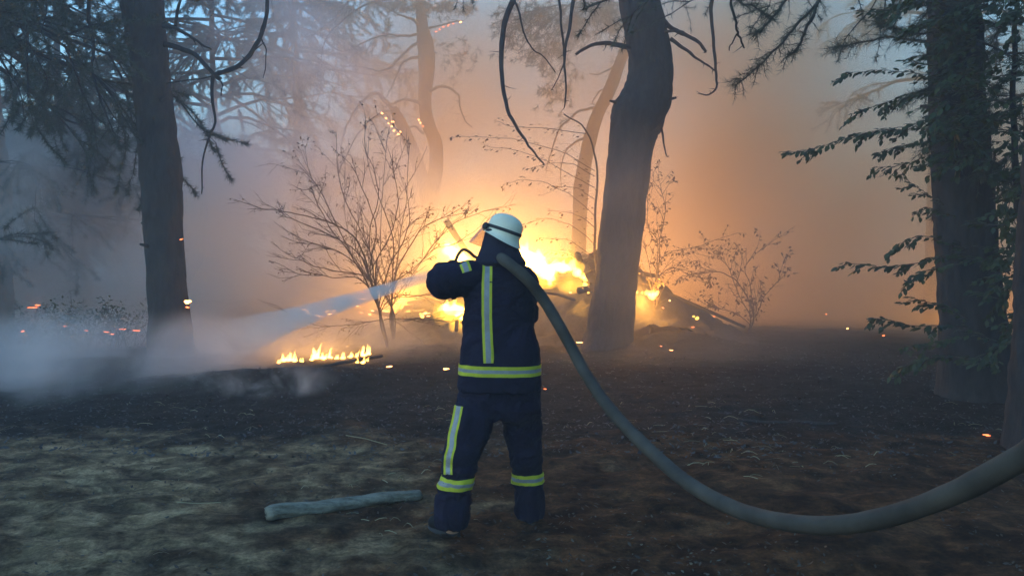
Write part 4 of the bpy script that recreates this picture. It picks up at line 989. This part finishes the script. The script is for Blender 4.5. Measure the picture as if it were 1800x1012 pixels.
tubep(bb, [(Q(912, 490, TD + .03), .060), (Q(925, 530, TD + .16), .050), (RE, .044), (RE.lerp(RW, .7), .034), (RW, .028), (RW + Vector((-.04, .05, .01)), .028)])
tubep(bb, [(Q(846, 700, TD), .090), (Q(822, 765, .06), .078), (Q(808, 812, .02), .058), (Q(800, 860, -.01), .055), (Q(796, 915, FL), .038), (Q(795, 935, FL), .040)])
tubep(bb, [(Q(908, 700, TD), .090), (Q(920, 765, .18), .078), (Q(926, 812, .20), .058), (Q(929, 860, .22), .055), (Q(931, 900, FR), .038), (Q(931, 912, FR), .040)])
body = link('body', fuse(bb, 'body', 0.0075, 2), M['skin'], man)
eb = MB()
for s in (-1, 1): eb.ball(HC + HR @ Vector((s * .032, .083, .006)), .0125, (1, 1, 1), rot=HR)
M['eye'] = mat_rough('eye', (0.5, 0.48, 0.45), (0.6, 0.58, 0.55), 5, 0.2, 0.0); eb.build('eyes', M['eye'], body)

# helmet -----------------------------------------------------------
def helmet():
    n = 40; rings = []; HO = HC + HR @ Vector((0, -.008, .052))
    prof = [(0.02, .128), (.30, .123), (.55, .107), (.78, .078), (.93, .044), (1.0, .0)]   # radius share, height
    prof = [(1.0, 0.0), (1.0, 0.03), (.975, .06), (.90, .088), (.78, .106), (.60, .120), (.40, .129), (.20, .133), (.04, .134)]
    def pt(sh, z, an, flare=0.0, drop=0.0):
        return HO + HR @ Vector(((.098 * sh + flare * .9) * math.sin(an), (.113 * sh + flare * .9) * math.cos(an), z * .90 - drop))
    outer = []
    for sh, z in prof: outer.append([pt(sh, z, 2 * math.pi * k / n) for k in range(n)])
    low = []
    for st, (fl, dr) in enumerate([(.030, 1.0), (.026, .96), (.012, .62), (.0, .25)]):
        r_ = []
        for k in range(n):
            an = 2 * math.pi * k / n; back = (1 - math.cos(an)) / 2; front = max(0, math.cos(an)) ** 3
            r_.append(pt(1.0, 0.0, an, fl * (0.55 + .45 * back + .8 * front), dr * (.018 + .042 * back ** 1.5)))
        low.append(r_)
    inner = []
    for k in range(n):
        an = 2 * math.pi * k / n; back = (1 - math.cos(an)) / 2
        inner.append(pt(.93, 0, an, 0.012, .012 + .034 * back ** 1.5))
    mb = MB(); mb.loft([[pt(.75, .07, 2 * math.pi * k / n) for k in range(n)], inner] + low + outer)
    h = mb.build('helmet', M['helmet'], man)
    # crest along the crown
    # band
    b = MB(); rr = []
    for (sh, z) in [(1.012, .010), (1.035, .012), (1.035, .030), (1.012, .032)]: rr.append([pt(sh, z, 2 * math.pi * k / n) for k in range(n)])
    for i in range(3):
        base = len(b.v); b.v.extend(rr[i] + rr[i + 1])
        for k in range(n): b.f.append((base + k, base + (k + 1) % n, base + n + (k + 1) % n, base + n + k)); b.m.append(0)
    b.build('band', M['dark_rubber'], h)
    c = MB()
    for s in (-1, 1): c.ball(HO + HR @ Vector((s * .102, .068, .008)), .022, (.5, 1, 1), rot=HR)
    c.build('visor_hinge', M['dark_rubber'], h)
    # small peak over the forehead
    c = MB(); a_ = []
    rows = []
    for fl, dz in ((0.0, .018), (.030, .004), (.030, .0), (0.0, .004)):
        rows.append([HO + HR @ Vector(((.104 + fl) * math.sin(t), (.119 + fl) * math.cos(t), dz - .004)) for t in [R(-58 + 116 * j / 14) for j in range(15)]])
    base = 0; c.v = [q for r__ in rows for q in r__]
    for i in range(4):
        for j in range(14):
            i2 = (i + 1) % 4; c.f.append((i * 15 + j, i * 15 + j + 1, i2 * 15 + j + 1, i2 * 15 + j)); c.m.append(0)
    c.build('peak', M['helmet'], h)
    # clear face shield, tipped forward and down
    g = MB(); cols = 13
    for th in (0, .003):
        for i in range(6):
            t = i / 5
            for j in range(cols):
                an = R(-62 + 124 * j / (cols - 1)); rad = .138 + .030 * t + th
                g.v.append(HO + HR @ Vector((rad * .84 * math.sin(an), rad * math.cos(an) + .006 + .028 * t, -.004 - .115 * t)))
    for L in range(2):
        for i in range(5):
            for j in range(cols - 1):
                a0 = L * 6 * cols + i * cols + j; g.f.append((a0, a0 + 1, a0 + cols + 1, a0 + cols)); g.m.append(0)
    g.build('face_shield', M['visor'], h)
    return h
helmet()
# neck protector hanging from the helmet
fb = MB()
fb.loft([ring(402, 850, 908, .075, TD + .055), ring(418, 847, 913, .092, TD + .055), ring(434, 845, 912, .100, TD + .05), ring(448, 840, 917, .108, TD + .04), ring(462, 834, 925, .112, TD + .03), ring(470, 836, 922, .10, TD + .03)])
fme = fuse(fb, 'neck_flap', 0.009, 3); crease(fme, 0.007, 14.0, .5)
# keep the face open: drop what lies in front of the ears
bm = bmesh.new(); bm.from_mesh(fme); inv = HR.inverted()
kill = [f for f in bm.faces if (lambda l: l.y > .045 and l.z > -.095)(inv @ (f.calc_center_median() - HC))]
bmesh.ops.delete(bm, geom=kill, context='FACES'); bm.to_mesh(fme); bm.free()
flap = link('neck_flap', fme, M['cloth_flap'], man)

# boots ------------------------------------------------------------
def boot(heel, toe, r=.052):
    mb = MB(); d = (toe - heel); d.z = 0; L = d.length; d.normalize()
    gz = max(ground_h(heel.x, heel.y), -0.2)
    def at(t, z): return Vector((heel.x, heel.y, gz + z)) + d * L * t
    tubep(mb, [(at(.18, .30), .062), (at(.18, .18), .058), (at(.2, .09), .056), (at(.2, .05), .05)])
    tubep(mb, [(at(.06, .055), .046), (at(.3, .06), .050), (at(.6, .052), .052), (at(.85, .045), .045), (at(.98, .04), .030)], n=16)
    me = fuse(mb, 'boot', .008, 3); n = len(me.vertices); co = np.empty(n * 3, np.float32); me.vertices.foreach_get('co', co); co = co.reshape(-1, 3)
    co[:, 2] = np.maximum(co[:, 2], gz + .022); me.vertices.foreach_set('co', co.ravel()); me.update()
    b = link('boot', me, M['leather'], man)
    s = MB(); o_ = d.cross(Vector((0, 0, 1))); outl = []
    for k in range(24):
        a = 2 * math.pi * k / 24; u = .5 + .54 * math.cos(a); w = (.047 + .010 * math.cos(a)) * math.sin(a)
        outl.append(at(u, 0) + o_ * w)
    s.loft([[q + Vector((0, 0, z)) for q in outl] for z in (-.012, .0, .024)]); s.build('sole', M['dark_rubber'], b)
h1 = Q(806, 935, FL); boot(Vector((h1.x, h1.y + .03, 0)), Vector((Q(752, 935, FL).x, h1.y + .13, 0)))
h2 = Q(930, 912, FR); boot(Vector((h2.x, h2.y - .04, 0)), Vector((h2.x + .06, h2.y + .22, 0)))

# gloves: palm, four fingers and a thumb curled round a grip ------------
def glove(wrist, center, axis, palm_dir, sgn, r=.030):
    """hand closed around a bar through center along axis; palm_dir points from bar to the back of the hand"""
    mb = MB(); axis = axis.normalized(); u = palm_dir.normalized(); u = (u - axis * u.dot(axis)).normalized(); w = axis.cross(u) * sgn
    pc = center + u * (r + .020)
    tubep(mb, [(wrist, .040), (wrist.lerp(pc, .5), .036), (pc, .034)], n=14)
    mb.ball(pc, .046, (1, 1, 1), 14, 10, rot=Matrix((axis, w, u)).transposed() @ Matrix.Diagonal((1.0, .95, .45)))
    for k, ln in enumerate((.9, 1.0, .96, .8)):
        o_ = axis * (k - 1.5) * .0235; pts = []
        for j in range(6):
            a = R(25 + ln * 205 * j / 5); rr = r + .010
            pts.append((center + o_ + u * math.cos(a) * rr + w * math.sin(a) * rr, .0118 - .0007 * j))
        tubep(mb, pts, n=8)
    pts = []
    for j in range(5):
        a = R(-20 - 130 * j / 4); rr = r + .012
        pts.append((center - axis * (.045 - .010 * j) + u * math.cos(a) * rr + w * math.sin(a) * rr, .0140 - .0009 * j))
    tubep(mb, pts, n=8)
    return link('glove', fuse(mb, 'glove', .0042, 1), M['leather'], man)
JET0 = Q(757, 484, .50)                       # mouth of the nozzle
GND = Vector((-6.6, 15.6, -0.35))
jdir = Vector((GND.x - JET0.x, GND.y - JET0.y, 0)).normalized()
ndir = (jdir + Vector((0, 0, .03))).normalized()
NB = JET0 - ndir * .34
lc = NB + ndir * .13; glove(LW, lc, ndir, (LW - lc), 1)
rc = NB - ndir * .02; glove(RW, rc + Vector((0, 0, -.0)), ndir, (RW - rc), -1)

# reflective stripes, laid on the cloth --------------------------------
def bvh_of(me): return BVHTree.FromPolygons([v.co + man.location for v in me.vertices], [tuple(p.vertices) for p in me.polygons])
JB, TB = bvh_of(jme), bvh_of(tme)
def stripe(rows, parent, segs=(0.3, 0.4, 0.3), name='reflective_stripe', closed=False):
    """rows: list of cross rows (each row 4+ points across the tape) already on the cloth"""
    mb = MB(); n = len(rows); w = len(rows[0]); mb.v = [p for r_ in rows for p in r_]
    for i in range(n - (0 if closed else 1)):
        i2 = (i + 1) % n
        for j in range(w - 1):
            mb.f.append((i * w + j, i * w + j + 1, i2 * w + j + 1, i2 * w + j)); t = (j + .5) / (w - 1)
            mb.m.append(1 if segs[0] < t < 1 - segs[2] else 0)
    return mb.build(name, [M['yellow'], M['silver']], parent)
def proj_back(bvh, px, py, off=.0045):
    o_ = P(px, py, DY - 1.0); d = (P(px, py, DY) - o_).normalized(); h = bvh.ray_cast(o_, d)
    return (h[0] + h[1] * off) if h[0] is not None else None
def patch(bvh, line, width, parent, nacross=9, steps=None):
    """tape along a pixel polyline on the camera side"""
    pth = smooth_path(line, 8); rows = []
    for i, p in enumerate(pth):
        a = pth[max(0, i - 1)]; b_ = pth[min(len(pth) - 1, i + 1)]; t = np.array([b_[0] - a[0], b_[1] - a[1]]); t /= np.linalg.norm(t); nrm = np.array([-t[1], t[0]])
        row = [proj_back(bvh, p[0] + nrm[0] * width * (k / (nacross - 1) - .5), p[1] + nrm[1] * width * (k / (nacross - 1) - .5)) for k in range(nacross)]
        if all(q is not None for q in row): rows.append(row)
    return stripe(rows, parent)
def band(bvh, c0, c1, tilt, parent, n=56, nac=7, off=.0045, drop=0.0, rmax=.4):
    """tape all the way round; c0, c1 lower and upper axis points"""
    rows = []
    for k in range(n):
        a = 2 * math.pi * k / n; d = Vector((math.cos(a), math.sin(a), 0)); row = []
        for j in range(nac):
            c = c0.lerp(c1, j / (nac - 1)) + Vector((0, 0, tilt * math.cos(a))); h = bvh.ray_cast(c + d * rmax, -d, rmax)
            if h[0] is None: row = None; break
            row.append(h[0] + h[1] * off)
        if row: rows.append(row)
    return stripe(rows, parent, closed=True)
band(JB, Q(877, 657, TD), Q(877, 639, TD), -.003, jacket)
patch(JB, [(857, 460), (856, 500), (856, 560), (858, 610), (859, 638)], 18, jacket)
patch(JB, [(812, 458), (817, 466), (821, 478)], 17, jacket)
band(TB, Q(804, 855, 0), Q(804, 836, 0), -.006, trousers, rmax=.16, n=40)
band(TB, Q(927, 847, .21), Q(927, 829, .21), .0, trousers, rmax=.15, n=40)
patch(TB, [(816, 676), (809, 705), (802, 740), (796, 765), (794, 785), (789, 805), (788, 833)], 15, trousers)

# dark curved cable on the shoulder
cb = MB(); cp = wiggle([tuple(Q(799, 464, TD + .02)), tuple(Q(805, 448, TD + .03)), tuple(Q(814, 439, TD + .03)), tuple(Q(824, 442, TD + .03)), tuple(Q(833, 450, TD + .04)), tuple(Q(845, 456, TD + .05))], 5, 0, 1)
cb.tube(cp, .010, 8); cb.build('shoulder_cable', M['dark_rubber'], man)

# nozzle ------------------------------------------------------------
noz = tag(empty('hose_nozzle', NB), 'metal branch pipe held in gloved hands in front of the chest', 'nozzle')
mb = MB(); mb.tube([NB - ndir * .10, NB - ndir * .02, NB + ndir * .05, NB + ndir * .22, NB + ndir * .25, NB + ndir * .33, NB + ndir * .34], [.030, .032, .026, .024, .034, .032, .028], 18); mb.build('barrel', M['metal'], noz)
mb = MB(); mb.tube([NB + ndir * .25, NB + ndir * .31], [.040, .040], 18, 0.0); mb.build('bumper_ring', M['dark_rubber'], noz)
mb = MB(); mb.tube([NB + ndir * .02 + Vector((0, 0, -.02)), NB + ndir * .01 + Vector((0, 0, -.07)), NB - ndir * .01 + Vector((0, 0, -.13))], [.014, .016, .014], 10); mb.build('grip', M['dark_rubber'], noz)
mb = MB(); mb.tube([NB - ndir * .13, NB - ndir * .06], [.045, .045], 16); mb.build('coupling', M['metal'], noz)

# hose ---------------------------------------------------------------
NE = NB - ndir * .12
hc = [(*NE, .036), (*Q(868, 500, .62), .036), (*Q(886, 478, .46), .036), (*Q(882, 455, .24), .036), (*Q(876, 450, TD + .04), .036), (*Q(893, 462, -.03), .036), (*Q(925, 489, -.06), .036), (*Q(950, 519, -.05), .036), (*Q(976, 560, -.08), .036), (*Q(1003, 608, -.12), .036),
      (*P(1034, 664, 4.40), .0365), (*P(1078, 725, 4.22), .037), (*P(1135, 784, 4.0), .037), (*P(1205, 845, 3.7), .037), (*P(1290, 893, 3.35), .037), (*P(1385, 918, 3.0), .037), (*P(1480, 922, 2.75), .037), (*P(1580, 902, 2.55), .037),
      (*P(1690, 860, 2.33), .037), (*P(1800, 802, 2.15), .037), (*P(1960, 720, 1.95), .037), (1.95, 1.65, 1.02, .037), (2.3, 1.2, .60, .037), (2.6, .5, .06, .037), (2.7, -1, .05, .037), (2.2, -4, .05, .037)]
hp = smooth_path(hc, 12)
hose = MB().tube([p[:3] for p in hp], [p[3] * .96 * (1 + .03 * noise.noise(Vector((i * .35, 3, 1)))) for i, p in enumerate(hp)], 24, 0.045, 7, flat=.96).build('fire_hose', M['hose']); rebase(hose, NE)
tag(hose, 'thick grey canvas fire hose running over the shoulder and sagging away to the right', 'hose')

# ------------------------------------------------------------------ water jet
def water_jet():
    n = 24; L = 30; rings = []; pts = []; rad = []
    H = (GND - JET0); D = H.length; hd = H.normalized()
    for i in range(L + 1):
        t = i / L; q = D * t ** 1.3
        pts.append(JET0 + hd * q + Vector((0, 0, .05 * math.sin(math.pi * q / D)))); rad.append(.036 + .012 * q + .0040 * q * q)
    mb = MB().tube(pts, rad, n, .10, 1.5)
    m, nt, b = mat_new('water_spray'); nt.nodes.remove(b)
    tc = N(nt, 'ShaderNodeTexCoord')
    ln = N(nt, 'ShaderNodeVectorMath', operation='LENGTH'); nt.links.new(tc.outputs['Object'], ln.inputs[0])
    def mth(op, a, bb):
        q = N(nt, 'ShaderNodeMath', operation=op)
        for i, s_ in enumerate((a, bb)):
            if isinstance(s_, (int, float)): q.inputs[i].default_value = s_
            else: nt.links.new(s_, q.inputs[i])
        return q.outputs[0]
    r1 = mth('ADD', mth('MULTIPLY', ln.outputs['Value'], mth('ADD', mth('MULTIPLY', ln.outputs['Value'], .004), .012)), .036)
    dens = mth('DIVIDE', 0.28, mth('POWER', r1, 1.0))
    fade = N(nt, 'ShaderNodeMapRange', interpolation_type='SMOOTHSTEP'); fade.inputs[1].default_value = 10.5; fade.inputs[2].default_value = 1.0
    nt.links.new(ln.outputs['Value'], fade.inputs[0])
    nz = N(nt, 'ShaderNodeTexNoise', i_Scale=3.5, i_Detail=5.0); nt.links.new(tc.outputs['Object'], nz.inputs[0])
    d2 = mth('MULTIPLY', mth('MULTIPLY', dens, mth('POWER', fade.outputs[0], 1.3)), mth('MAXIMUM', mth('ADD', mth('MULTIPLY', nz.outputs[0], 4.0), -1.1), .1))
    v = N(nt, 'ShaderNodeVolumePrincipled'); v.inputs['Color'].default_value = (.92, .92, .90, 1); v.inputs['Anisotropy'].default_value = .2
    nt.links.new(d2, v.inputs['Density']); nt.links.new(v.outputs[0], nt.nodes['Material Output'].inputs['Volume'])
    m.cycles.volume_step_rate = 0.6
    o = mb.build('water_jet', m); rebase(o, JET0)
    tag(o, 'pale widening jet of water shooting left from the nozzle into the smoke', 'water jet')
water_jet()

# ------------------------------------------------------------------ smoke banks and haze
def smoke(name, c, s, label, **kw):
    bm = bmesh.new(); bmesh.ops.create_icosphere(bm, subdivisions=3, radius=1.0); me = bpy.data.meshes.new(name); bm.to_mesh(me); bm.free()
    kw['stretch'] = tuple(s)
    o = link(name, me, mat_smoke(name, **kw)); o.location = c; o.scale = s
    return tag(o, label, 'smoke', kind='stuff')
WARM = (0.84, 0.71, 0.50); COLD = (0.975, 0.98, 0.985)
sb = smoke('smoke', (-7.6, 12.4, 0.12), (8.8, 4.9, 0.85), 'blue grey smoke bank creeping low over the ground at the left', dens=0.85, nscale=0.62, lo=0.44, hi=0.68, seed=3.0, color=COLD, edge=.5)
sb.rotation_euler.z = R(42)
smoke('smoke', (-6.8, 17.4, 1.7), (9.5, 2.8, 3.6), 'pale smoke billow behind the straight trunk', dens=1.5, nscale=0.45, lo=0.38, hi=0.66, seed=8.0, color=COLD)
smoke('smoke', (-4.6, 16.2, 3.6), (3.8, 1.9, 5.2), 'tall patchy plume hiding the trees between straight trunk and forked tree', dens=0.70, nscale=0.40, lo=0.38, hi=0.66, seed=21.0, color=COLD)
smoke('smoke', (-9.6, 15.6, 2.6), (3.6, 1.6, 3.4), 'faint smoke drifting between the pines at the far left', dens=0.55, nscale=0.40, lo=0.38, hi=0.66, seed=25.0, color=COLD)
smoke('smoke', (1.5, 23.5, 4.2), (12, 8.6, 9.5), 'orange lit smoke column filling the air behind the fire', dens=0.42, nscale=0.16, lo=0.30, hi=0.70, seed=5.0, color=WARM, step=1.5)
smoke('smoke', (12.5, 20.5, 5.0), (12, 8.3, 11.0), 'brown smoke mass behind the broad right trunk', dens=0.42, nscale=0.15, lo=0.30, hi=0.70, seed=31.0, color=WARM, step=1.5)
smoke('smoke', (2.2, 12.4, 1.6), (5.0, 1.9, 2.6), 'thin warm smoke veil in front of the bent pine', dens=0.09, nscale=0.5, lo=0.30, hi=0.70, seed=44.0, color=COLD)
smoke('smoke', (-2.3, 12.8, 0.35), (2.2, 1.4, 0.5), 'thin smoke drifting off the low flames', dens=0.5, nscale=1.0, lo=0.42, hi=0.7, seed=12.0, color=COLD)
smoke('smoke', (-3.1, 9.4, 0.20), (1.3, .6, 0.26), 'small white wisp of smoke on the burnt ground', dens=2.2, nscale=2.2, lo=0.50, hi=0.75, seed=15.0, color=COLD)

bm = bmesh.new(); bmesh.ops.create_cube(bm, size=1.0); me = bpy.data.meshes.new('haze'); bm.to_mesh(me); bm.free()
m, nt, b = mat_new('haze'); nt.nodes.remove(b)
v = N(nt, 'ShaderNodeVolumePrincipled'); v.inputs['Color'].default_value = (.93, .93, .93, 1); v.inputs['Density'].default_value = 0.008; v.inputs['Anisotropy'].default_value = 0.15
nt.links.new(v.outputs[0], nt.nodes['Material Output'].inputs['Volume'])
hz = link('haze', me, m); hz.scale = (320, 370, 17.5); hz.location = (0, 25, 17.5 / 2 - 1.3); tag(hz, 'thin smoky haze hanging in the whole wood', kind='stuff')

# tell alike embers apart by their order from the left
ORD = 'first second third fourth fifth sixth seventh eighth ninth tenth eleventh twelfth thirteenth fourteenth fifteenth sixteenth seventeenth eighteenth nineteenth twentieth'.split()
groups = {}
for o in COL.objects:
    if o.name.startswith('ember') and o.get('group'): groups.setdefault((o['group'], o['label']), []).append(o)
for (g, l), os_ in groups.items():
    if len(os_) < 2: continue
    os_.sort(key=lambda o: o.location.x / o.location.y)
    for i, o in enumerate(os_): o['label'] = '%s, %s from the left' % (l, ORD[i])
